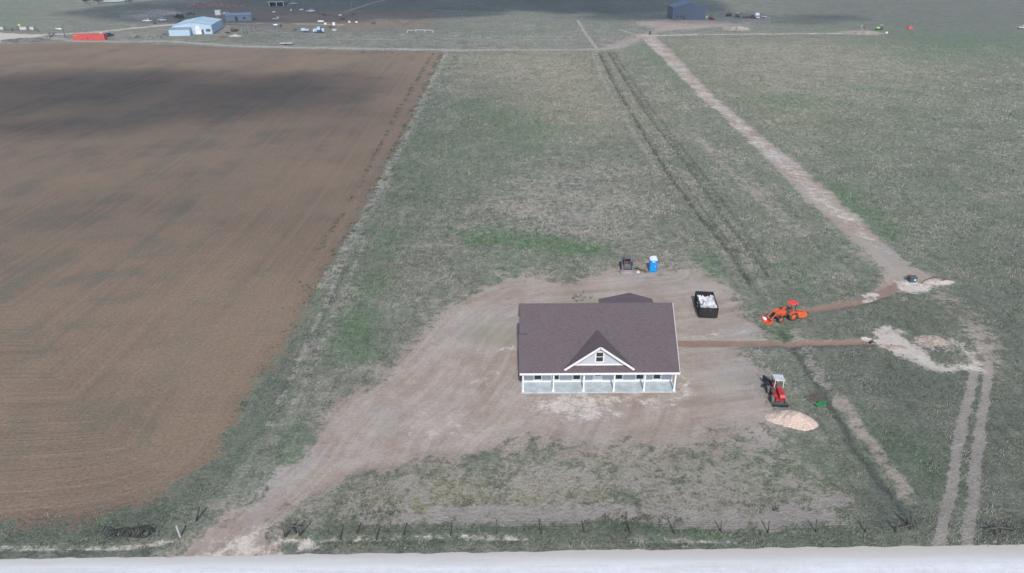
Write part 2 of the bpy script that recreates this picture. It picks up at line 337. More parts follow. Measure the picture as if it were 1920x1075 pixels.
def weights(x, y):
    W = np.zeros((8,)+x.shape)
    big = np.maximum(1, y/120)
    wx = x+(fbm(x/3.1, y/3.1, 3)-.5)*3.0+(fbm(x/17, y/17, 4)-.5)*3; wy = y+(fbm(x/3.1, y/3.1, 5)-.5)*3.0+(fbm(x/17, y/17, 6)-.5)*3
    for k, c, v, w, P, bb in WSH:
        s = (x > bb[0]) & (x < bb[1]) & (y > bb[2]) & (y < bb[3])
        if not s.any(): continue
        a = min(1, w/2.0)*.8+.12 if k == 'P' else min(.5, w*.12)+.04
        X = x[s]+(wx[s]-x[s])*a; Y = y[s]+(wy[s]-y[s])*a
        if k == 'P':
            d = seg_dist(X, Y, P, True); d = np.where(inside(X, Y, P), -d, d)
            m = np.clip(.5-d/(2*max(w*1.7, 1.0)), 0, 1)
        else:
            d = seg_dist(X, Y, P, False); wb = np.maximum(w, y[s]*.0022)
            m = np.clip(1.2-d/(wb*1.15), 0, 1)
        W[c][s] = np.maximum(W[c][s], v*m*m*(3-2*m))
    return W

# ------------------------------------------------------------------ ground sheet
def axis_steps(lo_f, hi_f, step, hi, g):
    a = list(np.arange(lo_f, hi_f, step)); s = step
    while a[-1] < hi: s = min(s*g, 900); a.append(a[-1]+s)
    return a
xr = axis_steps(0, 66, .42, 9000, 1.022); xs = np.array([-v for v in reversed(xr[1:])]+xr)
yf = axis_steps(30, 118, .42, 14000, 1.0105)
yb = [-v for v in reversed(axis_steps(0, 1, 1, 4000, 1.35))]
ysv = np.array([v+29 for v in yb if v < -.5]+[29.6]+yf)
GX, GY = np.meshgrid(xs, ysv); NX, NY = len(xs), len(ysv)
W = weights(GX, GY)
bare = np.clip(W[0]+W[1]+W[2]+W[3]+.6*W[7], 0, 1)
def flat_spots(x, y):
    f = np.ones(x.shape)
    for cx, cy, r in ((10, 72.5, 13), (27, 85.5, 5), (22, 97.5, 6)): f *= np.clip((np.hypot(x-cx, y-cy)-r)/6, 0, 1)
    return f
DITCH = [at(*p) for p in [(1124, 100), (1155, 165), (1200, 240), (1256, 330), (1308, 400), (1366, 470), (1412, 540), (1465, 622), (1500, 675), (1560, 765), (1600, 840), (1645, 895), (1700, 965)]]
TR1 = [at(*p) for p in [(1290, 646), (1400, 645), (1520, 644), (1632, 642)]]
TR2 = [at(*p) for p in [(1560, 575), (1610, 567), (1650, 552), (1690, 535)]]
def ground_z(x, y):
    z = np.zeros(x.shape); n = (x > -60) & (x < 160) & (y < 420)
    dd = seg_dist(x[n], y[n], DITCH, False)
    z[n] += -.22*np.exp(-(dd/.8)**2)+.10*np.exp(-((dd-2.2)/1.0)**2)
    d1 = seg_dist(x[n], y[n], TR1, False); z[n] += -.10*np.exp(-(d1/.8)**2)+.03*np.exp(-((d1-1.5)/.5)**2)
    d2 = seg_dist(x[n], y[n], TR2, False); z[n] += .03*np.exp(-(d2/.8)**2)
    return z
lump = (fbm(GX/1.5, GY/1.5, 21, 3)-.5)*.30*(1-bare)+(fbm(GX/1.1, GY/1.1, 24, 3)-.5)*.10*bare
GZ = (ground_z(GX, GY)+lump*np.clip((700-GY)/500, 0, 1))*flat_spots(GX, GY)
GZ = np.where(GY < 44.5, -.05, GZ)
fieldP = [at(*p) for p in FIELD]
edge = fieldP[6:]                                     # right and near edges: the tractor turned along them
row = seg_dist(GX, GY, edge, False)
me = bpy.data.meshes.new('ground')
nv = NX*NY; co = np.stack([GX, GY, GZ], -1).reshape(-1, 3)
I = np.arange(nv).reshape(NY, NX); q = np.stack([I[:-1, :-1], I[:-1, 1:], I[1:, 1:], I[1:, :-1]], -1).reshape(-1, 4)
me.vertices.add(nv); me.vertices.foreach_set('co', co.ravel())
me.loops.add(q.size); me.loops.foreach_set('vertex_index', q.ravel().astype(np.int32))
me.polygons.add(len(q)); me.polygons.foreach_set('loop_start', np.arange(0, q.size, 4, dtype=np.int32)); me.polygons.foreach_set('loop_total', np.full(len(q), 4, np.int32))
me.update(calc_edges=True); me.polygons.foreach_set('use_smooth', np.ones(len(q), bool))
for nm, sl in (('wa', W[:4]), ('wb', W[4:])):
    a = me.attributes.new(nm, 'FLOAT_COLOR', 'POINT'); a.data.foreach_set('color', np.moveaxis(sl, 0, -1).reshape(-1).astype(np.float32))
DEDGE = [at(*p) for p in [(300, 1075), (345, 1035), (400, 990), (455, 945), (500, 905), (560, 850), (600, 795), (650, 745), (715, 705), (755, 668), (800, 610), (860, 562), (940, 530), (1060, 522), (1240, 505)]]
a = me.attributes.new('drow', 'FLOAT', 'POINT'); a.data.foreach_set('value', seg_dist(GX, GY, DEDGE, False).ravel().astype(np.float32))
a = me.attributes.new('row', 'FLOAT', 'POINT'); a.data.foreach_set('value', row.ravel().astype(np.float32))
ground = bpy.data.objects.new('ground', me); scene.collection.objects.link(ground); tag(ground, kind='structure')

C_GRASS_A, C_GRASS_B = (.160, .182, .142), (.312, .292, .248)
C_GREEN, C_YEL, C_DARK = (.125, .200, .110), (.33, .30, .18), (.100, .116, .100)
C_PLOW, C_DIRT, C_PALE, C_BROWN, C_TAN = (.222, .165, .122), (.40, .325, .28), (.58, .52, .465), (.28, .20, .155), (.39, .355, .315)
def ground_material():
    g = NG('ground_soil_and_grass'); t = g.t
    pos = g.n('ShaderNodeTexCoord').outputs['Object']
    wa = g.n('ShaderNodeAttribute', attribute_name='wa'); wb = g.n('ShaderNodeAttribute', attribute_name='wb')
    sa = g.n('ShaderNodeSeparateColor', {0: wa.outputs['Color']}); sb = g.n('ShaderNodeSeparateColor', {0: wb.outputs['Color']})
    plow, dirt, pale, brown = sa.outputs[0], sa.outputs[1], sa.outputs[2], wa.outputs['Alpha']
    green, yel, dark, tan = sb.outputs[0], sb.outputs[1], sb.outputs[2], wb.outputs['Alpha']
    n20 = g.noise(pos, .045, 4, .6); n6 = g.noise(pos, .16, 4, .6, .4); n15 = g.noise(pos, .75, 5, .68, .3); nf = g.noise(pos, 2.6, 6, .75, .2)
    st = g.n('ShaderNodeMapping', {0: pos, 'Scale': (.9, .16, 1), 'Rotation': (0, 0, R_(-38))}); ns = g.noise(st, .9, 4, .6, .4)
    st2 = g.n('ShaderNodeMapping', {0: pos, 'Scale': (.20, 1.0, 1), 'Rotation': (0, 0, R_(8))}); nh = g.noise(st2, 1.1, 5, .65, .5)
    brk = g.math('ADD', g.math('MULTIPLY', n15, .45), g.math('ADD', g.math('MULTIPLY', nf, .3), g.math('MULTIPLY', n6, .25)))        # edge breaker
    def edge_(w, amp=.75, lo=.40, hi=.60):
        k = g.math('MULTIPLY', g.math('MULTIPLY', w, g.math('SUBTRACT', 1.0, w)), 4.0)
        return g.ramp(g.math('MULTIPLY_ADD', g.math('MULTIPLY', g.math('SUBTRACT', brk, .5), k), amp*4.2, w), lo-.08, hi+.08)
    def soft(w, nz, amp=.9):
        return g.math('MULTIPLY', w, g.math('MULTIPLY_ADD', g.ramp(nz, .3, .7), amp, 1-amp*.5), clamp=True)
    f = g.ramp(g.math('ADD', g.math('MULTIPLY', n20, .45), g.math('ADD', g.math('MULTIPLY', n6, .3), g.math('MULTIPLY', n15, .25))), .40, .60)
    c = g.mix(f, C_GRASS_A, C_GRASS_B)
    c = g.mix(g.math('MULTIPLY', g.ramp(n20, .50, .64), .55), c, (.165, .205, .145))
    c = g.mix(g.math('MULTIPLY', g.ramp(n20, .50, .36), .50), c, (.285, .255, .205))
    c = g.mix(soft(yel, n6), c, C_YEL)
    c = g.mix(soft(green, n6, .8), c, C_GREEN)
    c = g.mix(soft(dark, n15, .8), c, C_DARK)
    # fine lighter and darker growth
    fine = g.math('ADD', g.math('MULTIPLY', nf, .5), g.math('ADD', g.math('MULTIPLY', n15, .3), g.math('MULTIPLY', ns, .2)))
    fb = g.n('ShaderNodeMapRange', {0: fine, 1: .38, 2: .62, 3: .55, 4: 1.48}).outputs[0]
    c = g.mix(1.0, c, g.n('ShaderNodeCombineXYZ', {0: fb, 1: fb, 2: fb}).outputs[0], 'MULTIPLY')
    # ploughed soil
    rw = g.n('ShaderNodeAttribute', attribute_name='row').outputs['Fac']
    rv = g.n('ShaderNodeCombineXYZ', {0: g.math('MULTIPLY', rw, 1.0), 1: 0.0, 2: 0.0}).outputs[0]
    rn = g.noise(rv, .55, 5, .8)
    sp = g.n('ShaderNodeSeparateXYZ', {0: pos})
    rv2 = g.n('ShaderNodeCombineXYZ', {0: rw, 1: g.math('MULTIPLY', sp.outputs[1], .06), 2: g.math('MULTIPLY', sp.outputs[0], .03)}).outputs[0]
    rs = g.noise(rv2, .11, 5, .6, .6)
    pc = g.mix(g.ramp(rn, .25, .75), tuple(v*.80 for v in C_PLOW), tuple(v*1.18 for v in C_PLOW))
    pc = g.mix(g.math('MULTIPLY', g.ramp(g.math('ADD', g.math('MULTIPLY', rs, .55), g.math('MULTIPLY', n6, .45)), .48, .60), .75), pc, (.155, .145, .112))
    pc = g.mix(g.math('MULTIPLY', g.ramp(n20, .40, .60), .6), pc, (.26, .195, .138))
    pf = g.n('ShaderNodeMapRange', {0: nf, 1: .3, 2: .7, 3: .72, 4: 1.28}).outputs[0]
    pc = g.mix(1.0, pc, g.n('ShaderNodeCombineXYZ', {0: pf, 1: pf, 2: pf}).outputs[0], 'MULTIPLY')
    c = g.mix(edge_(plow, .9), c, pc)
    dr = g.n('ShaderNodeAttribute', attribute_name='drow').outputs['Fac']
    dv = g.n('ShaderNodeCombineXYZ', {0: dr, 1: g.math('MULTIPLY', sp.outputs[1], .08), 2: g.math('MULTIPLY', sp.outputs[0], .05)}).outputs[0]
    nd = g.noise(dv, .9, 5, .7, .3)
    tn = g.n('ShaderNodeMapRange', {0: g.math('ADD', g.math('MULTIPLY', nf, .45), g.math('ADD', g.math('MULTIPLY', nd, .20), g.math('MULTIPLY', n15, .35))), 1: .34, 2: .66, 3: .74, 4: 1.22}).outputs[0]
    tv = g.n('ShaderNodeCombineXYZ', {0: tn, 1: tn, 2: tn}).outputs[0]
    def earth(col): return g.mix(1.0, col, tv, 'MULTIPLY')
    c = g.mix(edge_(tan, .8), c, earth(C_TAN))
    dmx = g.ramp(g.math('ADD', g.math('MULTIPLY', nd, .4), g.math('MULTIPLY', n6, .6)), .38, .62)
    dcol = g.mix(dmx, (.335, .265, .218), (.41, .355, .31))
    dcol = g.mix(g.math('MULTIPLY', g.ramp(n20, .50, .62), .6), dcol, (.37, .345, .325))
    dcol = g.mix(g.math('MULTIPLY', g.ramp(brk, .55, .64), .45), dcol, (.27, .27, .20))
    c = g.mix(edge_(dirt, 1.0), c, earth(dcol))
    gg = g.math('MULTIPLY', g.math('MULTIPLY', green, dirt), g.ramp(brk, .4, .6))
    c = g.mix(gg, c, (.20, .235, .135))
    c = g.mix(edge_(brown, .5), c, earth(C_BROWN))
    c = g.mix(g.math('MULTIPLY', edge_(pale, .7), .9), c, earth(C_PALE))
    g.set(g.p.inputs['Base Color'], c); g.p.inputs['Roughness'].default_value = .95; g.p.inputs['Specular IOR Level'].default_value = .1
    hard = g.math('MINIMUM', g.math('ADD', g.math('ADD', plow, dirt), g.math('ADD', pale, brown)), 1.0)
    hgt = g.math('MULTIPLY', fine, g.math('MULTIPLY_ADD', hard, -.75, 1.0))
    hgt = g.math('MULTIPLY_ADD', g.math('MULTIPLY', rn, plow), .35, hgt)
    b = g.n('ShaderNodeBump', {'Height': hgt, 'Strength': 1.0, 'Distance': .8}); g.set(g.p.inputs['Normal'], b)
    return g.m
me.materials.append(ground_material())
# ------------------------------------------------------------------ gravel road along the near edge
def gravel_material():
    g = NG('pale_gravel'); pos = g.n('ShaderNodeTexCoord').outputs['Object']
    st = g.n('ShaderNodeMapping', {0: pos, 'Scale': (.10, 1.3, 1)})
    a = g.noise(st, .9, 5, .6, .3); b = g.noise(pos, 1.2, 5, .7); c3 = g.noise(pos, 7, 4, .7)
    f = g.math('ADD', g.math('MULTIPLY', a, .6), g.math('MULTIPLY', b, .4))
    c = g.mix(g.ramp(f, .36, .64), (.60, .60, .60), (.73, .745, .765))
    m = g.n('ShaderNodeMapRange', {0: c3, 1: .3, 2: .7, 3: .92, 4: 1.06}).outputs[0]
    c = g.mix(1.0, c, g.n('ShaderNodeCombineXYZ', {0: m, 1: m, 2: m}).outputs[0], 'MULTIPLY')
    sp = g.n('ShaderNodeSeparateXYZ', {0: pos})
    e = g.ramp(g.math('ADD', sp.outputs[1], g.math('MULTIPLY', g.math('SUBTRACT', b, .5), 1.2)), 41.0, 43.0)
    c = g.mix(e, c, (.50, .47, .42))
    g.set(g.p.inputs['Base Color'], c); g.p.inputs['Roughness'].default_value = .9
    b = g.n('ShaderNodeBump', {'Height': c3, 'Strength': .5, 'Distance': .05}); g.set(g.p.inputs['Normal'], b)
    return g.m
rb = MB(); xx = np.arange(-420, 420, .6)
top = [(x, 42.95+.01*x*(abs(x) < 60)+.3*(fbm(np.array([x/.9]), np.array([1.]), 8)[0]-.5)+.15*(fbm(np.array([x/9]), np.array([4.]), 9)[0]-.5)) for x in xx]
rows = []
for (x, yt) in top:
    rows.append([(x, yt, -.045), (x, yt-.5, -.015), (x, 41.5, .03), (x, 38.5, .12), (x, 35.5, .07), (x, 34.2, .0), (x, 33.9, -.05)])
vs = [p for r in rows for p in r]; k = 7
rb.add(vs, [(i*k+j, (i+1)*k+j, (i+1)*k+j+1, i*k+j+1) for i in range(len(rows)-1) for j in range(k-1)], True)
tag(rb.build('gravel_road', gravel_material()), kind='structure')

# ------------------------------------------------------------------ grass, weeds
def blades_object(name, px, py, pz, h, w, nb, tone, m, spread):
    n = len(px); T = n*nb
    X = np.repeat(px, nb)+rng.normal(0, 1, T)*np.repeat(spread, nb); Y = np.repeat(py, nb)+rng.normal(0, 1, T)*np.repeat(spread, nb); Z = np.repeat(pz, nb)
    hh = np.repeat(h, nb)*rng.uniform(.6, 1.2, T); ww = np.repeat(w, nb)*rng.uniform(.6, 1.3, T)
    ang = rng.uniform(0, math.pi, T); dx, dy = np.cos(ang)*ww/2, np.sin(ang)*ww/2
    lx = hh*(rng.normal(.7, .8, T)); ly = hh*(rng.normal(.3, .8, T))
    v = np.empty((T, 3, 3)); v[:, 0] = np.stack([X-dx, Y-dy, Z-.03], -1); v[:, 1] = np.stack([X+dx, Y+dy, Z-.03], -1); v[:, 2] = np.stack([X+lx, Y+ly, Z+hh], -1)
    me = bpy.data.meshes.new(name); me.vertices.add(T*3); me.vertices.foreach_set('co', v.reshape(-1))
    me.loops.add(T*3); me.loops.foreach_set('vertex_index', np.arange(T*3, dtype=np.int32))
    me.polygons.add(T); me.polygons.foreach_set('loop_start', np.arange(0, T*3, 3, dtype=np.int32)); me.polygons.foreach_set('loop_total', np.full(T, 3, np.int32))
    me.update(calc_edges=True)
    a = me.attributes.new('tone', 'FLOAT_COLOR', 'POINT')
    tt = np.repeat(tone, nb*3, axis=0).copy(); tt[:, :3] *= np.repeat(rng.uniform(.75, 1.25, (T, 1)), 3, axis=0)
    a.data.foreach_set('color', tt.reshape(-1).astype(np.float32))
    me.materials.append(m); o = bpy.data.objects.new(name, me); scene.collection.objects.link(o); return o
g = NG('grass_blade'); at_ = g.n('ShaderNodeAttribute', attribute_name='tone'); g.set(g.p.inputs['Base Color'], at_.outputs['Color'])
g.p.inputs['Roughness'].default_value = .8; g.p.inputs['Specular IOR Level'].default_value = .15; M_BLADE = g.m
def base_tone(Wt, x, y):
    n = fbm(x/6, y/6, 31, 3)[..., None]; n2 = rng.uniform(0, 1, x.shape)[..., None]
    f = np.clip((n-.5)*3+.5+(n2-.5)*1.0, 0, 1)
    c = (np.array(C_GRASS_A)*(1-f)+np.array(C_GRASS_B)*f)*1.12
    for i, col, a in ((5, C_YEL, .8), (4, C_GREEN, .95), (6, C_DARK, .8), (7, C_TAN, .5)):
        k = np.clip(Wt[i]*a, 0, 1)[..., None]; c = c*(1-k)+np.array(col)*k
    return np.concatenate([c, np.ones(x.shape+(1,))], -1)
def scatter(N, y0, y1, pw):
    u = rng.uniform(0, 1, N); y = y0*(y1/y0)**(u**pw); x = rng.uniform(-1, 1, N)*(y*.86+22); return x, y
HOUSE_BOX = (.7, 19.6, 65.6, 84.5)
x, y = scatter(260000, 43.4, 330, .9)
Wt = weights(x, y); b = np.clip(Wt[0]+Wt[1]*1.05+Wt[2]+Wt[3]+.75*Wt[7]*(Wt[7] > .6), 0, 1)
cl = fbm(x/1.3, y/1.3, 40, 3); cl2 = fbm(x/.5, y/.5, 44, 2)
keep = (rng.uniform(0, 1, x.shape) < (1-b)**1.6) & (cl+.35*(cl2-.5) > .43) & ~((x > HOUSE_BOX[0]-.3) & (x < HOUSE_BOX[1]+.3) & (y > HOUSE_BOX[2]-.6) & (y < HOUSE_BOX[3]))
x, y, Wt = x[keep], y[keep], Wt[:, keep]
big = np.clip(y/75, .8, 3.2)
gz = ground_z(x, y)
o = blades_object('grass', x, y, gz, (.11+.11*rng.uniform(0, 1, x.shape))*np.clip(big, .8, 1.6)*(1+.25*Wt[6]), .11*big, 4, base_tone(Wt, x, y), M_BLADE, .16*big)
tag(o, kind='stuff'); print('tufts', len(x))
# weeds along the field margin and along the ditch
def along(pts, step, jit):
    P = [np.array(at(*p)) for p in pts]; out = []
    for a, b in zip(P, P[1:]):
        L = np.linalg.norm(b-a); n = max(1, int(L/step))
        for i in range(n):
            t = (i+rng.uniform())/n; out.append(a+(b-a)*t+rng.normal(0, jit, 2))
    return np.array(out)
L1 = [(812, 100), (782, 150), (747, 205), (703, 290), (655, 380), (636, 407), (603, 460), (575, 505), (553, 548)]
L2 = [(828, 100), (797, 165), (759, 240), (712, 335), (669, 415), (638, 465), (598, 530), (558, 594), (530, 640)]
L3 = [(530, 615), (505, 665), (470, 720), (440, 770), (432, 800)]
L4 = [(505, 700), (470, 745), (446, 780)]
pts = np.concatenate([along(L1, 1.0, .25), along(L2, .6, .7), along([(860, 100), (740, 300), (650, 470), (600, 560)], 1.3, 1.4), along(L3, .9, .45), along(L4, .8, .3), along([(560, 520), (470, 690)], 4, 5),
                      along([(1124, 100), (1155, 165), (1200, 240), (1256, 330), (1308, 400), (1366, 470), (1408, 530)], .7, .25),
                      along([(1142, 100), (1210, 205), (1296, 312), (1356, 400), (1440, 515)], .9, .35),
                      along([(1465, 622), (1500, 675), (1560, 765), (1600, 840), (1645, 895), (1700, 965)], .5, .3),
                      along([(640, 98), (800, 100)], 1.5, 2)])
BU = [(804, 970, 1.1, 60), (851, 971, .35, 14), (898, 971, .8, 30), (925, 973, .5, 16), (1008, 963, .5, 16), (1100, 946, .5, 18), (1128, 972, .8, 24), (1165, 974, .9, 30), (1215, 974, .8, 26), (1250, 973, .9, 30), (690, 955, 1.4, 40), (720, 962, 1.0, 30), (700, 985, 1.5, 40), (1430, 950, 1.0, 22), (1460, 958, .8, 20), (1520, 950, .8, 20), (1090, 560, 1.2, 20)]
pts = np.concatenate([pts]+[np.array(at(a, b))+rng.normal(0, 1, (n, 2))*np.array([r_, r_*.6]) for a, b, r_, n in BU])
cn = fbm(pts[:, 0]/2.2, pts[:, 1]/2.2, 51, 2) > .46; pts = pts[cn]
n = len(pts); x, y = pts[:, 0], pts[:, 1]; big = np.clip(y/90, .8, 2.6)
tone = np.concatenate([np.array([.075, .095, .06])*rng.uniform(.8, 1.5, (n, 1)), np.ones((n, 1))], -1)
tag(blades_object('weeds', x, y, ground_z(x, y), .24*np.ones(n)*np.clip(big, .8, 1.3), .10*big, 8, tone, M_BLADE, .17*big), kind='stuff')

# ------------------------------------------------------------------ heaps
def heap(name, c, rx, ry, h, m, seed, rz=0, rough=.12, peak=1.3, n=44, kind_label=None, fine=.35):
    g2 = np.linspace(-1.15, 1.15, n); X, Y = np.meshgrid(g2, g2); r = np.hypot(X, Y)*(1+.35*(fbm(X*1.7+9, Y*1.7, seed)-.5))
    Z = h*np.clip(1-r, 0, 1)**(1/peak)*1.0*(.75+.5*fbm(X*2.2, Y*2.2, seed+3))+rough*(fbm(X*rx/fine, Y*ry/fine, seed+5)-.5)*np.clip((1.08-r)*4, 0, 1)
    Z = np.where(r > 1.05, -.12, Z)
    b = MB(); b.v = [(float(a*rx), float(d*ry), float(z)) for a, d, z in zip(X.ravel(), Y.ravel(), Z.ravel())]
    b.f = [(i*n+j, i*n+j+1, (i+1)*n+j+1, (i+1)*n+j) for i in range(n-1) for j in range(n-1) if max(Z[i, j], Z[i, j+1], Z[i+1, j], Z[i+1, j+1]) > -.1]; b.sm = [False]*len(b.f)
    o = b.build(name, m); o.location = (c[0], c[1], -.02); o.rotation_euler[2] = rz
    return o
M_GRAVEL = mat('crushed_pink_stone', (.56, .44, .37), .9, .25, 6, bump=.05)
M_SPOIL = mat('brown_spoil', (.38, .29, .235), .95, .25, 2, bump=.08)
M_SPOIL2 = mat('greyed_brown_spoil', (.36, .295, .25), .95, .25, 2, bump=.08)
M_SPOILP = mat('pale_spoil', (.47, .41, .36), .95, .2, 2, bump=.08)
M_MOUND = mat('far_mound_soil', (.30, .26, .215), .95, .35, .6, bump=.1)
M_GREYSPOIL = mat('grey_rubble', (.30, .28, .26), .95, .4, .8, bump=.15)
tag(heap('gravel_pile', at(1491, 789), 2.35, 1.65, 1.1, M_GRAVEL, 3, -.35, .26), 'pale pink crushed stone pile in front of the red trencher blade', 'gravel pile')
tag(heap('gravel_pile', at(1458, 785), 1.5, 1.1, .45, M_GRAVEL, 5, -.1, .14), 'low spread of pale stone joined to the left side of the tall stone pile', 'gravel pile')
tag(heap('soil_mound', at(1745, 640), 2.4, 1.5, .38, M_SPOIL2, 7, 0, .45), 'lumpy brown soil mound on the pale spoil right of the trench end', 'soil mound')
tag(heap('soil_mound', at(1674, 651), 1.9, .7, .2, M_SPOIL2, 17, -.2, .25), 'flat brown soil ridge beside the end of the straight trench', 'soil mound')
tag(heap('soil_mound', at(1694, 531), 1.0, .7, .3, M_SPOILP, 9, 0, .25), 'small pale soil mound left of the dark green utility box', 'soil mound')
tag(heap('soil_mound', at(1758, 529), 2.6, .9, .35, M_SPOILP, 19, 0, .25), 'long pale soil bank inside the curved cable right of the green utility box', 'soil mound')
tag(heap('soil_mound', at(1381, 55.5), 7.5, 5, 2.0, M_MOUND, 12, 0, 1.3, fine=1.5), 'pale soil mound in the grass in front of the far slate blue barn', 'soil mound')
tag(heap('soil_mound', at(1616, 62), 11, 8, 1.2, M_MOUND, 14, 0, .7, fine=1.5), 'wide tan soil mound where the thin pale trail meets the green field', 'soil mound')

# ------------------------------------------------------------------ farmhouse
W_TRIM = mat('white_trim', (.80, .80, .79), .5, .04, 2)
W_SIDING = mat('grey_siding', (.50, .525, .575), .6, .04, 2)
def siding():
    g = NG('lap_siding'); pos = g.n('ShaderNodeTexCoord').outputs['Object']; sp = g.n('ShaderNodeSeparateXYZ', {0: pos})
    s = g.math('FRACT', g.math('MULTIPLY', sp.outputs[2], 5.5)); c = g.mix(g.ramp(s, .86, .97), (.50, .525, .585), (.36, .375, .42))
    n = g.noise(pos, 1.2, 4); c = g.mix(g.math('MULTIPLY', n, .25), c, (.43, .45, .49)); g.set(g.p.inputs['Base Color'], c); g.p.inputs['Roughness'].default_value = .6
    b = g.n('ShaderNodeBump', {'Height': s, 'Strength': .7, 'Distance': .02}); g.set(g.p.inputs['Normal'], b); return g.m
def shingles():
    g = NG('brown_shingles'); pos = g.n('ShaderNodeTexCoord').outputs['Object']
    m = g.n('ShaderNodeMapping', {0: pos, 'Scale': (1.0, 7.0, 7.0)}); a = g.noise(m, 2.6, 3, .6)
    n = g.noise(pos, .45, 5, .6); n2 = g.noise(pos, 9, 3, .7)
    c = g.mix(g.ramp(a, .3, .7), (.088, .068, .074), (.135, .108, .118))
    c = g.mix(g.math('MULTIPLY', g.ramp(n, .35, .65), .45), c, (.118, .102, .115))
    k = g.n('ShaderNodeMapRange', {0: n2, 1: .3, 2: .7, 3: .85, 4: 1.18}).outputs[0]
    c = g.mix(1.0, c, g.n('ShaderNodeCombineXYZ', {0: k, 1: k, 2: k}).outputs[0], 'MULTIPLY')
    g.set(g.p.inputs['Base Color'], c); g.p.inputs['Roughness'].default_value = .9; g.p.inputs['Specular IOR Level'].default_value = .25
    b = g.n('ShaderNodeBump', {'Height': a, 'Strength': .5, 'Distance': .03}); g.set(g.p.inputs['Normal'], b); return g.m
M_SID, M_SHIN = siding(), shingles()
M_SLAB = mat('blue_grey_concrete', (.44, .50, .53), .8, .16, 1.0, dirt=((.36, .37, .37), .5))
M_GLASS = mat('window_glass', (.035, .04, .05), .12, .2, 1, spec=.6)
M_BLUEFILM = mat('blue_door_film', (.10, .20, .42), .4, .1, 2)
M_WHITEDOOR = mat('white_door', (.78, .80, .82), .45, .04, 2)
M_DARKTRIM = mat('dark_flashing_and_shade', (.06, .05, .055), .7, .1, 2)
hs = thing('farmhouse', 'new single storey house with brown shingle roof, white porch posts and grey siding', 'house', (0, 0, 0))
X0, X1, YE, YR, YB, ZE, ZR = .86, 19.22, 65.97, 72.7, 79.4, 2.74, 8.20
sl = (ZR-ZE)/(YR-YE); TH = .16
rf = MB()
rf.quadslab([(X0, YE, ZE+.12), (X1, YE, ZE+.12), (X1, YR, ZR+.12), (X0, YR, ZR+.12)], TH)
roof = rf.build('roof', M_SHIN, hs)
MB().quadslab([(X0, YR+.004, ZR+.12), (X1, YR+.004, ZR+.12), (X1, YB, ZE+.12), (X0, YB, ZE+.12)], TH).build('rear_roof_slope', M_SHIN, roof)
yj = YE+(YR-YE)*.55
e = MB(); zj = ZE+sl*(yj-YE)+.14; e.bar((X0-.12, yj, zj+.03), (X0+.95, yj-.02, zj+.02), .06, .05); e.build('flashing', M_DARKTRIM, roof)
e = MB(); e.quadslab([(X0-.12, YE+.002, ZE+.125), (X0-.004, YE+.002, ZE+.125), (X0-.004, yj, zj-.01), (X0-.12, yj, zj-.01)], .15); e.build('rake_extension', M_SHIN, roof)
# rake boards
for xx_ in (X0-.045, X1+.045):
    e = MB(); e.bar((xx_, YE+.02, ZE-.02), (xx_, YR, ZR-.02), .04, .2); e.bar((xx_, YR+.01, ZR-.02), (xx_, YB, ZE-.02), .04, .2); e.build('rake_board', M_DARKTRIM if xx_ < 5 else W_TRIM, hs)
# fascia, porch beam, posts, slab
MB().b2((X0-.05, YE-.07, ZE-.12), (X1+.05, YE-.005, ZE+.12)).build('fascia', W_TRIM, hs)
MB().b2((1.12, 66.20, 2.52), (19.02, 66.36, 2.70)).build('porch_beam', W_TRIM, hs)
MB().b2((1.0, 65.98, -.3), (19.10, 68.2, .15)).build('porch_slab', M_SLAB, hs, .02)
PX = [1.22+(18.86-1.22)*i/5 for i in range(6)]
for xp in PX:
    pb = MB(); pb.b2((xp-.09, 66.13, .15), (xp+.09, 66.31, 2.515)); pb.b2((xp-.13, 66.09, .15), (xp+.13, 66.35, .35)); pb.build('porch_post', W_TRIM, hs)
# walls
YW = 68.1
MB().b2((1.05, YW, .0), (18.95, 79.0, 2.62)).build('wall', M_SID, hs)
for xe, nm in ((1.06, 'side_gable_wall'), (18.80, 'side_gable_wall')):
    z1 = lambda yy: ZE+sl*(yy-YE)-.08
    MB().prism([(YW, 2.625), (79.0, 2.625), (79.0, ZE+sl*(YB-79.0)-.08), (YR, ZR-.1), (YW, z1(YW))], 'x', xe, xe+.14).build(nm, M_SID, hs)
MB().b2((1.2, YW+.01, 2.627), (18.75, YW+.12, ZE+sl*(YW-YE)-.06)).build('upper_wall', M_SID, hs)
MB().b2((1.0, YW-.03, .15), (19.0, YW-.003, .30)).build('base_trim', W_TRIM, hs)
for xe in (1.02, 18.98): MB().b2((xe-.07, YW-.05, .30), (xe+.07, YW-.004, 2.61)).build('corner_trim', W_TRIM, hs)
MB().b2((1.1, 66.38, 2.63), (18.9, YW-.06, 2.67)).build('porch_ceiling', W_TRIM, hs)
def wpx(px): return at(950+px/4.674, 716, .3)[0]
def window(par, xc, y, z0, w, h, fr=.12, mull=True):
    f = MB(); f.b2((xc-w/2-fr, y-.05, z0-fr), (xc+w/2+fr, y-.004, z0-.001)); f.b2((xc-w/2-fr, y-.05, z0+h+.001), (xc+w/2+fr, y-.004, z0+h+fr))
    for s in (-1, 1): f.b2((xc+s*w/2, y-.05, z0), (xc+s*(w/2+fr), y-.004, z0+h))
    if mull: f.b2((xc-w/2+.001, y-.045, z0+h*.48), (xc+w/2-.001, y-.006, z0+h*.48+.07))
    fo = f.build('window', W_TRIM, par)
    MB().b2((xc-w/2, y-.03, z0), (xc+w/2, y-.008, z0+h)).build('pane', M_GLASS, fo); return fo
for p in (273, 427, 613, 982, 1167, 1318): window(hs, wpx(p), YW, .54, .78, 1.55, .17)
xd = wpx(797)
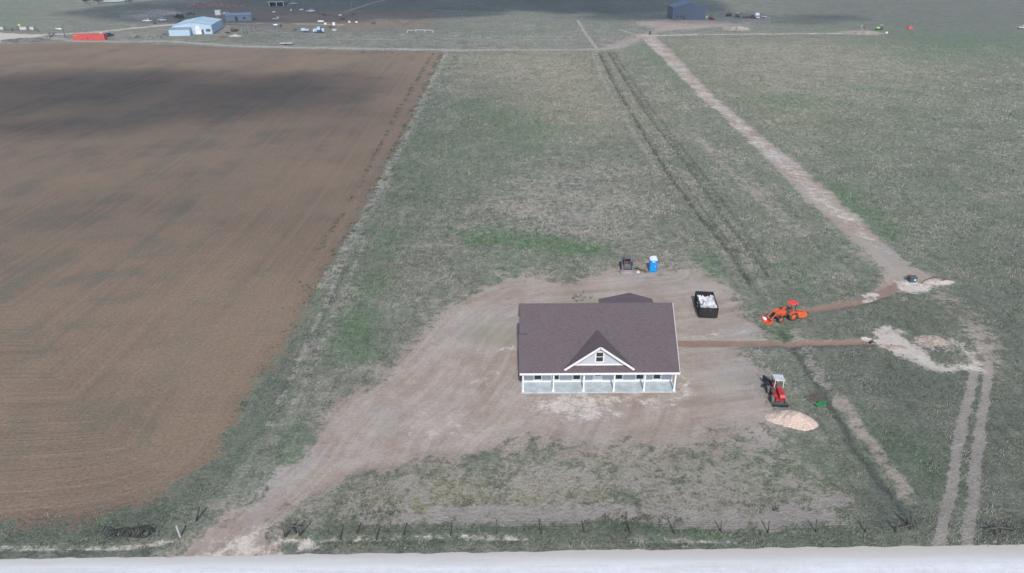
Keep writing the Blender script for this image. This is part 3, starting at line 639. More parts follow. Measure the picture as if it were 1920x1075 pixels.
d = MB(); d.b2((xd-.58, YW-.06, .15), (xd-.46, YW-.004, 2.3)); d.b2((xd+.46, YW-.06, .15), (xd+.58, YW-.004, 2.3)); d.b2((xd-.58, YW-.06, 2.302), (xd+.58, YW-.004, 2.42))
dr = MB().b2((xd-.455, YW-.035, .17), (xd+.455, YW-.006, 2.3)).build('front_door', M_WHITEDOOR, hs)
d.build('door_frame', W_TRIM, dr); MB().b2((xd-.30, YW-.045, .98), (xd+.30, YW-.036, 1.7)).build('door_pane', M_BLUEFILM, dr)
MB().cyl((xd+.36, YW-.10, 1.05), (xd+.36, YW-.036, 1.05), .035).build('handle', M_DARKTRIM, dr)
# front gable dormer
XG, ZA, YG, HW = 10.0, 6.06, 66.25, 4.02
zb = 3.05; k = (ZA-zb)/HW; yv = YE+(ZA-ZE)/sl
gd = MB()
for s in (-1, 1):
    n = 1
    gd.quadslab([(XG, YG, ZA+.14), (XG+s*HW, YG, zb+.14), (XG+s*(HW+.02), YG+.12, zb+.15), (XG, yv+.10, ZA+.14)], .10)
gd.build('gable_roof', M_SHIN, hs)
for s in (-1, 1):
    e = MB(); p0 = Vector((XG, YG-.03, ZA+.03)); p1 = Vector((XG+s*HW, YG-.03, zb+.03)); e.bar(p0, p1, .05, .24); e.build('gable_rake_trim', W_TRIM, hs)
yg2 = YG+.42; zf = 3.58; hw2 = (ZA-.06-zf)/k
MB().prism([(XG-hw2, zf), (XG+hw2, zf), (XG, ZA-.04)], 'y', yg2, yg2+.12).build('gable_wall', W_SIDING, hs)
MB().b2((XG-hw2-.1, yg2-.05, zf-.14), (XG+hw2+.1, yg2-.004, zf+.05)).build('gable_base_trim', W_TRIM, hs)
window(hs, XG-.0, yg2, 3.98, .78, 1.22, .13)
MB().b2((.93, YW-.30, .45), (1.10, YW-.10, 2.72)).build('side_wall_shade', M_DARKTRIM, hs)  # no real part: dark box painting the shade on the left side wall
# rear wing
wx0, wx1, wxm, yr0, yr1 = 11.9, 19.3, 16.1, 78.5, 83.9
wr = MB(); wr.quadslab([(wx0, yr0, 2.78), (wxm, yr0, 3.75), (wxm, yr1, 3.75), (wx0, yr1, 2.78)], .14); wr.build('patio_roof', M_SHIN, hs)
wr = MB(); wr.quadslab([(wxm+.003, yr0, 3.75), (wx1, yr0, 2.78), (wx1, yr1, 2.78), (wxm+.003, yr1, 3.75)], .14); wr.build('patio_roof', M_SHIN, hs)
for xp in (12.2, 15.6, 19.0): MB().b2((xp-.08, 83.4, 0), (xp+.08, 83.56, 2.66)).build('patio_post', W_TRIM, hs)
MB().b2((12.0, 79.02, -.2), (19.0, 83.6, .12)).build('patio_slab', M_SLAB, hs)

# ------------------------------------------------------------------ machines and site things
M_BLK = mat('black_steel', (.022, .022, .025), .5, .2, 3, dirt=((.16, .13, .11), .25))
M_TYRE = mat('tyre_rubber', (.055, .055, .06), .85, .2, 4, dirt=((.25, .20, .17), .5))
M_TYREG = mat('dusty_tyre', (.13, .14, .145), .85, .2, 4, dirt=((.30, .25, .2), .5))
M_ORANGE = mat('orange_paint', (.74, .085, .018), .4, .08, 3, dirt=((.42, .24, .15), .5))
M_ORANGE2 = mat('bright_orange_paint', (.74, .13, .03), .55, .1, 3, dirt=((.42, .24, .15), .45))
M_REDCAN = mat('red_orange_canopy', (.85, .05, .035), .5, .05, 2)
M_RED = mat('red_paint', (.40, .028, .03), .4, .12, 3, dirt=((.32, .17, .13), .5))
M_GREYM = mat('grey_machine_paint', (.13, .13, .155), .55, .15, 3, dirt=((.28, .24, .21), .5))
M_DGREY = mat('dark_grey_steel', (.09, .09, .10), .6, .2, 3, dirt=((.22, .19, .16), .4))
M_BUCKET = mat('worn_bucket_steel', (.30, .28, .28), .6, .2, 3, dirt=((.33, .27, .22), .5))
M_WHITEP = mat('white_paint', (.80, .81, .83), .5, .05, 2)
M_BLUE = mat('blue_plastic', (.005, .29, .72), .45, .06, 2)
M_BLUED = mat('blue_plastic_trim', (.01, .21, .55), .5, .06, 2)
M_GREEN = mat('green_paint', (.03, .26, .09), .45, .15, 3)
M_BOXG = mat('dark_green_paint', (.055, .095, .10), .5, .1, 3)
M_SEAT = mat('worn_seat', (.22, .10, .09), .8, .2, 3)
M_RUST = mat('rusty_steel', (.13, .075, .055), .85, .3, 3)
M_WOODG = mat('weathered_post', (.10, .085, .075), .9, .25, 4)
M_WIRE = mat('old_wire', (.045, .042, .045), .7, .2, 3)
M_CONC = mat('pale_concrete', (.50, .52, .52), .85, .1, 2)

def wheel(par, c, r, w, tm, rm, name='wheel', axis='x', lug=True):
    """a wheel centred on c with its axle along local x: tyre is the part, rim its sub-part"""
    b = MB(); x, y, z = c; n = 22
    prof = [(-w/2, r*.58), (-w/2, r*.90), (-w*.36, r*.985), (w*.36, r*.985), (w/2, r*.90), (w/2, r*.58)]
    vs = []
    for i in range(n):
        t = 2*math.pi*i/n
        for (dx, rr) in prof: vs.append((x+dx, y+rr*math.cos(t), z+rr*math.sin(t)))
    m = len(prof); b.add(vs, [(i*m+j, i*m+j+1, ((i+1) % n)*m+j+1, ((i+1) % n)*m+j) for i in range(n) for j in range(m-1)], True)
    if lug:
        for i in range(n):
            t = 2*math.pi*(i+.5)/n; s = 1 if i % 2 else -1
            b.box((x+s*w*.2, y+r*.985*math.cos(t), z+r*.985*math.sin(t)), (w*.5, .05, .07), rot=(t+R_(90), 0, 0))
    ty = b.build(name, tm, par)
    q = MB(); q.cyl((x-w*.30, y, z), (x+w*.30, y, z), r*.60, n=18); q.cyl((x-w*.42, y, z), (x+w*.42, y, z), r*.22, n=10); q.build('rim', rm, ty)
    return ty

# orange tractor (forward is local +y)
p0 = at(1440, 599.5); p1 = at(1508, 588)
hd = math.atan2(p0[1]-p1[1], p0[0]-p1[0])-math.pi/2
ot = thing('tractor', 'orange tractor with front loader, red canopy and mower deck behind, beside the ditch', 'tractor', at(1457.5, 600)+(0,), hd)
fy = 0.0      # front axle at y=0
b = MB(); b.prism([(-.95, .75), (.55, .72), (.62, 1.05), (.45, 1.32), (-.95, 1.42)], 'x', -.33, .33); b.build('hood', M_ORANGE, ot, .05)
b = MB(); b.prism([(-2.4, .62), (-.9, .55), (-.9, 1.05), (-1.2, 1.12), (-2.4, 1.0)], 'x', -.28, .28); b.cyl((-.6, 0, .42), (.6, 0, .42), .08); b.cyl((-.7, -1.85, .62), (.7, -1.85, .62), .12); b.build('chassis', M_DGREY, ot)
b = MB(); b.box((0, .60, .98), (.5, .05, .4)); b.build('grille', M_BLK, ot)
for s in (-1, 1):
    wheel(ot, (s*.68, 0, .42), .42, .26, M_TYRE, M_ORANGE2); wheel(ot, (s*.78, -1.85, .66), .66, .40, M_TYRE, M_ORANGE2)
    b = MB(); pr = [(-1.85+.74*math.cos(t), .66+.74*math.sin(t)) for t in [R_(a) for a in range(25, 160, 15)]]; pr += [(-1.85+.69*math.cos(t), .66+.69*math.sin(t)) for t in [R_(a) for a in range(145, 10, -15)]]
    b.prism(pr, 'x', s*.78-.22, s*.78+.22); b.build('fender', M_ORANGE, ot)
    b = MB(); b.bar((s*.42, -.35, .6), (s*.42, -.35, 1.45), .10, .14); b.build('loader_post', M_ORANGE2, ot)
    b = MB(); b.bar((s*.46, -.35, 1.42), (s*.46, .75, 1.38), .09, .16); b.bar((s*.46, .70, 1.42), (s*.46, 1.55, .35), .09, .17); b.build('loader_arm', M_ORANGE2, ot)
    b = MB(); b.cyl((s*.46, -.2, .85), (s*.46, .7, 1.18), .045, n=8); b.cyl((s*.46, .55, 1.55), (s*.46, 1.42, .85), .04, n=8); b.build('hydraulic_cylinder', M_DGREY, ot)
    b = MB(); b.bar((s*.45, -2.25, 1.0), (s*.45, -2.25, 2.35), .06, .08); b.build('canopy_post', M_BLK, ot)
b = MB(); pr = [(1.5, .55), (1.42, .15), (1.62, .06), (2.25, .04), (2.25, .08), (1.66, .12), (1.52, .24), (1.56, .62), (1.66, .66), (1.62, .72)]; b.prism(pr, 'x', -.86, .86)
for s in (-1, 1): b.prism([(1.5, .55), (1.42, .15), (1.62, .06), (2.25, .04), (1.66, .66)], 'x', s*.88-.02, s*.88+.02)
b.build('bucket', M_ORANGE, ot)
b = MB(); b.box((0, -2.0, 2.40), (1.15, 1.25, .07), taper=(.92, .92)); b.build('canopy', M_REDCAN, ot, .02)
b = MB(); b.box((0, -1.75, 1.2), (.5, .48, .12)); b.box((0, -2.0, 1.45), (.48, .1, .45), rot=(R_(10), 0, 0)); b.build('seat', M_SEAT, ot, .03)
b = MB(); b.cyl((0, -1.05, 1.05), (0, -1.2, 1.42), .03, n=8); b.cyl((0, -1.19, 1.41), (0, -1.21, 1.44), .19, n=16); b.build('steering_wheel', M_BLK, ot)
# mower deck, tipped up at the tail
mo = MB(); n = 20
prf = [(-.92, -2.75), (-.92, -3.6)]+[(-.92*math.cos(t), -3.7-.85*math.sin(t)) for t in [R_(a) for a in range(12, 170, 14)]]+[(.92, -3.6), (.92, -2.75)]
mo.prism(prf, 'z', .28, .50); mo.box((0, -3.3, .57), (.5, .5, .14)); mod = mo.build('mower_deck', M_ORANGE2, ot, .02)
b = MB(); b.bar((-.05, -2.3, .9), (-.05, -3.2, .95), .07); b.bar((.3, -2.8, .5), (0, -2.75, 1.05), .07); b.bar((-.3, -2.8, .5), (0, -2.75, 1.05), .07); b.bar((0, -2.78, 1.05), (.2, -4.3, .5), .06); b.build('hitch_frame', M_RED, mod)
wheel(mod, (0, -4.75, .24), .24, .14, M_TYRE, M_DGREY, 'tail_wheel', lug=False)
def loc_world(par, p):
    a = par.rotation_euler[2]; return (par.location[0]+p[0]*math.cos(a)-p[1]*math.sin(a), par.location[1]+p[0]*math.sin(a)+p[1]*math.cos(a), p[2])
# white sack in the bucket
sk = MB(); nn = 10
for i in range(nn+1):
    ph = math.pi*i/nn
    for j in range(14):
        t = 2*math.pi*j/14; r = .42*math.sin(ph)**.6; sk.v.append((r*math.cos(t)*(1+.1*math.sin(3*t)), r*.62*math.sin(t), -.2*math.cos(ph)+.2+.03*math.sin(5*t+i)))
sk.f = [(i*14+j, i*14+(j+1) % 14, (i+1)*14+(j+1) % 14, (i+1)*14+j) for i in range(nn) for j in range(14)]; sk.sm = [True]*len(sk.f)
so = sk.build('sack', M_WHITEP); l = loc_world(ot, (.35, 1.86, .12)); so.location = l; so.rotation_euler = (0, .0, hd); tag(so, 'white sack lying in the orange tractor bucket', 'sack')

# red trencher with white canopy (forward is local +y, towards the camera)
a0 = at(1463, 759)
rt = thing('trencher', 'red ride-on trencher with white canopy, its blade against the stone pile', 'trencher', (a0[0]-.1, a0[1]+.5, 0), R_(180-4))
for s in (-1, 1):
    for yy in (0.1, -1.75): wheel(rt, (s*.72, yy, .44), .44, .32, M_TYREG, M_RED)
b = MB(); b.box((0, -.85, .62), (.95, 2.7, .35)); b.cyl((-.7, .1, .44), (.7, .1, .44), .08); b.cyl((-.7, -1.75, .44), (.7, -1.75, .44), .08); b.build('chassis', M_RED, rt)
b = MB(); b.prism([(-1.15, .8), (.62, .8), (.60, 1.02), (.35, 1.28), (-1.15, 1.42)], 'x', -.58, .10); b.build('hood', M_RED, rt, .06)
b = MB(); b.box((.42, -.35, .88), (.46, .85, .18)); b.box((.40, -.1, 1.02), (.3, .25, .12)); b.build('fender_deck', M_RED, rt, .03)
b = MB(); b.box((.42, -.95, .95), (.45, .6, .3)); b.cyl((.3, -1.2, 1.0), (.3, -.9, 1.2), .10); b.cyl((.5, -.9, 1.1), (.52, -.65, 1.15), .09); b.build('engine', M_DGREY, rt)
b = MB(); b.box((.05, -1.75, 1.1), (.5, .45, .12)); b.box((.05, -2.0, 1.38), (.48, .1, .5)); b.build('seat', M_SEAT, rt, .02)
b = MB(); b.cyl((.0, -1.2, 1.2), (.0, -1.32, 1.48), .03, n=8); b.cyl((0, -1.31, 1.47), (0, -1.33, 1.5), .19, n=14); b.build('steering_wheel', M_BLK, rt)
for sx in (-.72, .28):
    for sy in (-1.25, -2.25): b = MB(); b.bar((sx, sy, .9), (sx*.92, sy, 2.13), .06, .06); b.build('canopy_post', M_WHITEP if sy > -2 else M_RED, rt)
b = MB(); b.box((-.22, -1.75, 2.17), (1.2, 1.25, .08), taper=(.94, .94)); b.build('canopy', mat('dull_white_canopy', (.55, .56, .60), .6, .1, 2, dirt=((.4, .37, .33), .5)), rt, .02)
b = MB(); b.prism([(.98, .02), (1.05, .10), (1.03, .38), (.97, .50), (.93, .50), (.98, .38), (1.00, .12)], 'x', -.85, .85); b.build('backfill_blade', M_BLK, rt)
b = MB(); b.bar((.35, .45, .5), (.35, .97, .28), .09, .09); b.bar((-.35, .45, .5), (-.35, .97, .28), .09, .09); b.bar((0, .45, .62), (0, .96, .42), .10, .10); b.build('blade_arm', M_DGREY, rt)
b = MB(); b.bar((.28, -2.2, .8), (.75, -3.9, .62), .20, .42)
for i in range(12):
    t = i/11; b.box((.28+.47*t, -2.2-1.7*t, .8-.18*t+.27), (.26, .07, .12)); b.box((.28+.47*t, -2.2-1.7*t, .8-.18*t-.25), (.26, .07, .12))
b.build('trenching_boom', M_BLK, rt)
b = MB(); b.cyl((.1, -2.6, .55), (1.2, -2.4, .55), .16); b.box((.7, -2.3, .85), (.5, .5, .35)); b.build('auger', M_BLK, rt)

# compact tracked loader facing the camera (forward local +y)
a0 = at(1178, 516)
cl_ = thing('skid_steer', 'dark grey tracked loader with open cab and bucket, left of the blue toilet', 'loader', (a0[0], a0[1]+1.0, 0), R_(180-4))
for s in (-1, 1):
    b = MB(); pr = []
    for cyy, cz, r, a_, b_ in ((-.05, .36, .34, -90, 90), (-2.05, .42, .38, 90, 270)):
        pr += [(cyy+r*math.cos(R_(t)), cz+r*math.sin(R_(t))) for t in np.linspace(a_, b_, 9)]
    b.prism(pr, 'x', s*.70-.17, s*.70+.17)
    for i in range(14): b.box((s*.70, -2.1+i*.155, .03), (.34, .06, .05)); b.box((s*.70, -2.1+i*.155, .74+.0), (.34, .06, .05))
    b.build('track', M_TYRE, cl_)
    b = MB(); b.bar((s*.74, -2.1, 1.45), (s*.74, -.15, 1.05), .13, .22); b.bar((s*.74, -.2, 1.15), (s*.66, .48, .30), .13, .2); b.build('lift_arm', M_GREYM, cl_)
    b = MB(); b.cyl((s*.62, -1.2, .8), (s*.62, -.1, .95), .05, n=8); b.build('hydraulic_cylinder', M_DGREY, cl_)
    b = MB(); b.prism([(-1.75, .9), (-.30, .9), (-.42, 1.25), (-.62, 2.0), (-1.75, 2.05), (-1.75, 1.95), (-.70, 1.90), (-.52, 1.25), (-.48, .98), (-1.75, .98)], 'x', s*.42-.03, s*.42+.03); b.bar((s*.42, -1.7, .95), (s*.42, -1.7, 2.0), .06, .1); b.bar((s*.42, -1.2, .95), (s*.42, -1.15, 2.0), .03, .05); b.build('cab_side', M_DGREY, cl_)
b = MB(); b.box((0, -1.2, .62), (1.05, 2.1, .55)); b.box((0, -2.05, 1.15), (1.15, .6, .75)); b.box((0, -.22, .72), (.8, .25, .5)); b.build('body', M_GREYM, cl_, .03)
b = MB(); b.box((0, -1.2, 2.06), (.92, 1.2, .08)); b.build('cab_roof', M_GREYM, cl_, .02)
b = MB(); b.box((0, -1.25, 1.08), (.5, .5, .14)); b.box((0, -1.5, 1.4), (.46, .12, .55)); b.build('seat', M_SEAT, cl_, .03)
b = MB(); b.box((0, -.33, 1.05), (.62, .04, .22), rot=(R_(-20), 0, 0)); b.build('front_panel', M_BUCKET, cl_)
b = MB(); b.prism([(.42, .60), (.38, .10), (.55, .03), (1.2, .02), (1.2, .06), (.58, .08), (.45, .16), (.47, .62)], 'x', -.93, .93)
for s in (-1, 1): b.prism([(.42, .60), (.38, .10), (.55, .03), (1.2, .02), (.9, .3), (.5, .62)], 'x', s*.95-.02, s*.95+.02)
b.build('bucket', M_BUCKET, cl_)
q0, q1 = at(1191, 505), at(1207, 509)
b = MB(); b.cyl((q0[0], q0[1], .22), (q1[0]-.3, q1[1]+.1, .18), .07, n=8); bo = b.build('drill_bar', M_BLK); tag(bo, 'dark round bar with a thick end lying between loader and blue toilet', 'auger')
b = MB(); b.cyl((q1[0]-.35, q1[1]+.12, .18), (q1[0]+.25, q1[1]-.1, .16), .15, n=10); b.box((q1[0]-.35, q1[1]+.1, .18), (.25, .3, .28)); b.build('drill_head', M_RUST, bo)
q = at(1196, 511); tag(heap('sack', q, .36, .28, .35, mat('tan_sack', (.60, .50, .38), .9, .15, 5), 61, n=22, rough=.03), 'tan sack slumped beside the loader bucket', 'sack')

cl_.scale = (1.16, 1.05, 1)
# portable toilet
q = at(1224.5, 511)
pt = thing('portable_toilet', 'bright blue portable toilet with a white roof', 'toilet', (q[0], q[1]+.58, 0), R_(-3))
b = MB(); b.box((0, 0, 1.10), (1.12, 1.12, 1.96)); b.build('cabin', M_BLUE, pt, .04)
b = MB(); b.box((0, 0, .07), (1.2, 1.2, .12)); b.box((0, 0, .13), (1.16, 1.16, .02)); b.build('skid_base', M_BLUED, pt)
dd = MB().b2((-.40, -.60, .22), (.40, -.562, 1.92)).build('door', M_BLUE, pt, .01); MB().box((.3, -.62, 1.05), (.06, .04, .18)).build('handle', M_WHITEP, dd); MB().box((0, -.607, 1.84), (.46, .02, .13)).build('door_sign', M_WHITEP, dd)
for s in (-1, 1): MB().b2((s*.52-.05, -.60, .16), (s*.52+.05, -.562, 2.0)).build('corner_trim', M_BLUED, pt)
b = MB(); pr = [(-.60+1.2*i/12, 2.09+.26*math.sin(math.pi*i/12)) for i in range(13)]+[(.60, 2.06), (-.60, 2.06)]; b.prism(pr, 'y', -.60, .60); b.build('roof', M_WHITEP, pt, .02)
MB().cyl((.42, .48, 2.0), (.42, .48, 2.42), .05, n=10).build('vent_pipe', M_WHITEP, pt)

# dumpster
d0 = at(1310.6, 599); d1 = at(1345, 599); da = math.atan2(d1[1]-d0[1], d1[0]-d0[0])
dp = thing('dumpster', 'black open-top dumpster full of white drywall scraps', 'dumpster', ((d0[0]+d1[0])/2, (d0[1]+d1[1])/2+.15, 0), R_(-6))
wd, ld, hd2 = 2.42, 4.9, 1.62
for s in (-1, 1):
    b = MB(); b.b2((s*wd/2-.03, 0, .2), (s*wd/2+.03, ld, hd2))
    for i in range(9): yy = .25+i*(ld-.5)/8; b.b2((s*(wd/2+.03), yy-.05, .22), (s*(wd/2+.10), yy+.05, hd2-.05))
    b.b2((s*wd/2-.06, 0, hd2), (s*wd/2+.06, ld, hd2+.10)); b.build('side_wall', M_BLK, dp)
b = MB(); b.b2((-wd/2+.035, ld-.06, .2), (wd/2-.035, ld, hd2)); b.b2((-wd/2+.062, ld-.08, hd2), (wd/2-.062, ld+.02, hd2+.10)); b.build('end_wall', M_BLK, dp)
b = MB(); b.b2((-wd/2+.035, 0, .2), (wd/2-.035, .06, hd2)); b.b2((-wd/2+.062, -.02, hd2), (wd/2-.062, .08, hd2+.08))
for xx_ in (-1.0, -.35, .35, 1.0): b.b2((xx_-.05, -.07, .24), (xx_+.05, -.003, hd2-.05))
for zz in (.55, 1.0): b.b2((-1.1, -.05, zz-.03), (1.1, -.004, zz+.03))
dg = b.build('door', M_BLK, dp)
for xx_ in (.12, .6):
    for zz in (.75, 1.15): MB().box((xx_, -.09, zz), (.10, .05, .10)).build('latch', M_DGREY, dg)
MB().b2((-wd/2+.04, .06, .16), (wd/2-.04, ld-.06, .26)).build('floor', M_BLK, dp)
b = MB(); b.b2((-.75, .05, .05), (-.6, ld, .159)); b.b2((.6, .05, .05), (.75, ld, .159)); b.cyl((-.95, .3, .1), (-.65, .3, .1), .1); b.cyl((.65, .3, .1), (.95, .3, .1), .1); b.build('runner', M_DGREY, dp)
M_DRY = mat('drywall_scrap', (.68, .68, .69), .9, .15, 4)
deb = MB(); rr = random.Random(4)
for i in range(190):
    x_, y_ = rr.uniform(-1.0, 1.0), rr.uniform(.35, 4.45); top_ = 1.56+.22*math.sin(y_*1.3)*math.cos(x_*2)-.45*max(0, (y_-3.6))
    deb.box((x_, y_, rr.uniform(top_-.5, top_)), (rr.uniform(.2, .95), rr.uniform(.15, .7), .03), rot=(rr.uniform(-.6, .6), rr.uniform(-.6, .6), rr.uniform(0, 3)))
deb.b2((-1.15, .08, .27), (1.15, 4.0, 1.0))
do = deb.build('drywall_scraps', M_DRY); do.location = dp.location; do.rotation_euler = dp.rotation_euler; tag(do, 'heap of broken white drywall filling the black dumpster', 'scraps', kind='stuff')

# utility box on a pad, marker, cable
q = at(1712, 532)
ub = thing('utility_box', 'dark green utility box with white sticker on a concrete pad', 'utility box', (q[0], q[1]+.1, 0), R_(2))
MB().b2((-.68, -.35, -.05), (.68, 1.05, .10)).build('pad', M_CONC, ub)
b = MB(); b.b2((-.5, 0, .10), (.5, .8, .82)); b.build('cabinet', M_BOXG, ub, .02)
b = MB(); b.prism([(-.04, .822), (.84, .822), (.84, .98), (.1, 1.0), (-.04, .90)], 'x', -.54, .54); b.build('lid', M_BOXG, ub, .01)
MB().b2((.10, -.012, .42), (.34, -.003, .66)).build('sticker', M_WHITEP, ub)
q = at(1705, 524)
og = thing('safety_fence', 'small orange mesh safety fence behind the green utility box', 'safety fence', (q[0], q[1]+.2, 0), .3)
for xx_ in (-.35, .0, .35): MB().cyl((xx_, 0, -.1), (xx_*1.2, 0, .95), .025, n=6).build('stake', M_RUST, og)
b = MB()
for i in range(6): b.bar((-.38, -.01, .35+.1*i), (.40, -.01, .38+.1*i), .02, .045)
for i in range(9): b.bar((-.37+.095*i, -.02, .34), (-.38+.098*i, -.02, .90), .025, .02)
b.build('mesh', mat('faded_orange_mesh', (.66, .20, .12), .7, .1, 3), og)
cpts = [(1728, 532), (1734, 527), (1742, 524), (1750, 523), (1760, 523.5), (1768, 525), (1774, 527), (1768, 529), (1756, 528.5), (1757, 531), (1763, 532)]
b = MB(); b.tube([(*at(*p), .34 if 2 < i < 8 else .14) for i, p in enumerate(cpts)], .06, 6); tag(b.build('cable', M_RUST), 'dark brown cable looping over the pale soil right of the green box', 'cable')
q = at(1632, 643); b = MB(); b.cyl((q[0]-.1, q[1], .0), (q[0]+.22, q[1]-.05, .38), .16, n=10); b.cyl((q[0]+.1, q[1]+.1, .15), (q[0]+.7, q[1]-.15, .05), .05, n=8); tag(b.build('drain_pipe', M_BLK), 'short black pipe end sticking up where the straight trench ends', 'pipe')

# green tined implement
q = at(1538, 763)
gi = thing('hay_rake', 'green implement frame with dark upright tines standing in the grass by the ditch', 'farm implement', (q[0], q[1]+.1, 0), R_(18))
b = MB(); b.bar((-.7, 0, .42), (.75, 0, .42), .12); b.bar((-.45, 0, .42), (-.45, .05, -.02), .12); b.bar((.5, 0, .42), (.5, .05, -.02), .12); b.bar((-.25, 0, .45), (0, -.1, .95), .08); b.bar((.25, 0, .45), (0, -.1, .95), .08); b.bar((-.45, 0, .3), (.5, 0, .1), .09); b.bar((-.6, -.25, .3), (.6, -.25, .3), .09); b.build('frame', M_GREEN, gi)
for i in range(6):
    x_ = -.72+i*.30; MB().tube([(x_, .05, .42), (x_+.02, .6, .55), (x_+.05, 1.05, .95), (x_+.08, 1.15, 1.35)], .035, 6).build('tine', M_RUST, gi)
b = MB(); b.bar((-.75, .7, .66), (.85, .75, .66), .05); b.bar((-.9, 1.05, 1.0), (.8, 1.1, 1.0), .05); b.bar((-.9, 1.05, 1.0), (-.8, .1, .5), .05); b.build('tine_bar', M_RUST, gi)

# ------------------------------------------------------------------ near fence and its loose pieces
def post(par, px, py, h, lean=(0, 0), r=.07, m=None, name='post'):
    x, y = at(px, py); return MB().cyl((x, y, -.15), (x+lean[0], y+lean[1], h), r, r*.85, n=7).build(name, m or M_WOODG, par)
fn = thing('wire_fence', 'long wire fence of thin leaning posts between the gravel road and the yard', 'fence', (0, 0, 0))
FP = [(534, 1007, 1.35, (.0, 0)), (562, 1004, 1.3, (.02, 0)), (639, 1011, 1.2, (-.05, 0)), (668, 1003, 1.15, (.22, .1)), (706, 1012, 1.15, (.10, 0)), (757, 1003, 1.2, (.15, 0)), (845, 1005, 1.35, (.05, 0)), (932, 1001, 1.35, (-.03, 0)),
      (1014.5, 999, 1.35, (-.12, 0)), (1095, 1000, 1.35, (-.03, 0)), (1182, 1000, 1.2, (-.15, 0)), (1265, 1002, 1.3, (-.2, .1)), (1352, 998, 1.15, (-.15, 0)), (1440, 999, 1.2, (-.1, 0)), (1530, 997, 1.2, (-.2, 0)), (1622, 997, 1.15, (-.03, 0)), (1678, 999, 1.25, (0, 0)), (1706, 994, 1.3, (-.12, 0))]
FP = [(a, b, c*(1.36 if a < 565 else 1.2), d) for a, b, c, d in FP]
for f_ in FP: post(fn, *f_)
def brace(par, ax, ay, bx, by, za, zb, r=.075):
    p, q = at(ax, ay), at(bx, by); MB().cyl((*p, za), (*q, zb), r, n=7).build('brace', M_WOODG, par)
brace(fn, 536, 1006, 564, 1004, 1.3, 1.15); brace(fn, 535, 1007, 551, 1003, .05, 1.75); brace(fn, 563, 1004, 577, 1003, .05, 1.6); brace(fn, 545, 1002, 556, 1002, 1.0, .15)
brace(fn, 1678, 999, 1706, 994, .55, .62); brace(fn, 1701, 989, 1712, 992, 1.35, .3); brace(fn, 1694, 985, 1700, 985, 1.5, .1)
wires = MB()
for h_ in (.35, .65, .95, 1.15):
    pp = [(*at(f_[0], f_[1]), h_*f_[2]/1.35) for f_ in FP]
    wires.tube([(a_[0]+f_[3][0]*h_, a_[1]+f_[3][1]*h_, a_[2]) for a_, f_ in zip(pp, FP)], .006, 4)
wires.build('wire', M_WIRE, fn)
f2 = thing('wire_fence', 'short run of wire fence with a cross brace right of the two wheel ruts', 'fence', (0, 0, 0))
FQ = [(1864, 1001, 1.3, (.05, 0)), (1897, 998, 1.2, (0, 0)), (1960, 996, 1.2, (.1, 0)), (2040, 996, 1.2, (-.1, 0))]
for f_ in FQ: post(f2, *f_)
brace(f2, 1845, 996, 1864, 1001, .35, .7); brace(f2, 1866, 1001, 1897, 998, .8, .4)
wires = MB()
for h_ in (.35, .65, 1.0): wires.tube([(*at(f_[0], f_[1]), h_) for f_ in FQ], .006, 4)
wires.build('wire', M_WIRE, f2)
q = at(338, 1007); tag(MB().box((q[0], q[1], .6), (.16, .16, 1.5), rot=(0, R_(-2), 0)).build('marker_post', mat('whitewashed_post', (.40, .40, .39), .8, .15, 5), None, .02), 'weathered white post left of the driveway mouth', 'post')
q = at(367, 978); tag(MB().cyl((q[0], q[1], -.1), (q[0]+.35, q[1]+.6, 1.15), .10, .07, n=8).build('old_post', M_WIRE), 'short dark leaning post behind the white post', 'post')
b = MB(); rr = random.Random(9)
for k_, (cx_, r_) in enumerate(((205, .35), (222, .4), (238, .45), (252, .55), (266, .8), (272, .5))):
    q = at(cx_, 1005); 
    for j in range(2):
        n_ = 16; rad = r_*rr.uniform(.8, 1.1); ph = rr.uniform(-.3, .3); b.tube([(q[0]+rad*math.cos(2*math.pi*i/n_)+ph*.2+j*.1, q[1]+.45*rad*math.sin(2*math.pi*i/n_)+j*.12, max(.05, .32+rad*.75*math.sin(2*math.pi*i/n_+ph+.4))) for i in range(n_+1)], .035, 5)
pts_ = [(192, 1006), (200, 996), (215, 999), (232, 998), (250, 996), (270, 993), (285, 1000)]
b.tube([(*at(*p), .25+.3*(i % 2)) for i, p in enumerate(pts_)], .045, 5)
tag(b.build('wire_tangle', M_WIRE), 'dark looping tangle of old wire in the grass beside the road', 'wire coil')
# ------------------------------------------------------------------ far buildings
def ribbed(name, col, dark, freq=3.0, var=.15):
    g = NG(name); pos = g.n('ShaderNodeTexCoord').outputs['Object']; sp = g.n('ShaderNodeSeparateXYZ', {0: pos})
    s = g.math('FRACT', g.math('MULTIPLY', g.math('ADD', sp.outputs[0], sp.outputs[1]), freq/3)); n = g.noise(pos, .35, 5, .65)
    c = g.mix(g.ramp(s, .8, .9), col, dark); c = g.mix(g.math('MULTIPLY', g.ramp(n, .4, .7), var*2), c, dark)
    g.set(g.p.inputs['Base Color'], c); g.p.inputs['Roughness'].default_value = .5
    return g.m
M_SLATE = ribbed('slate_blue_metal', (.085, .115, .185), (.065, .09, .15)); M_SLATER = ribbed('slate_roof_metal', (.11, .16, .25), (.08, .12, .20))
M_PALEB = ribbed('pale_blue_metal', (.46, .60, .72), (.36, .47, .57)); M_PALER = ribbed('pale_blue_roof_metal', (.42, .56, .64), (.36, .48, .55))
M_GREYB = ribbed('grey_blue_metal', (.22, .29, .37), (.17, .23, .30)); M_GREYR = ribbed('grey_roof_metal', (.30, .38, .46), (.24, .31, .39))
M_CONT = ribbed('red_container_metal', (.60, .10, .085), (.47, .07, .06), 4.0, .2)
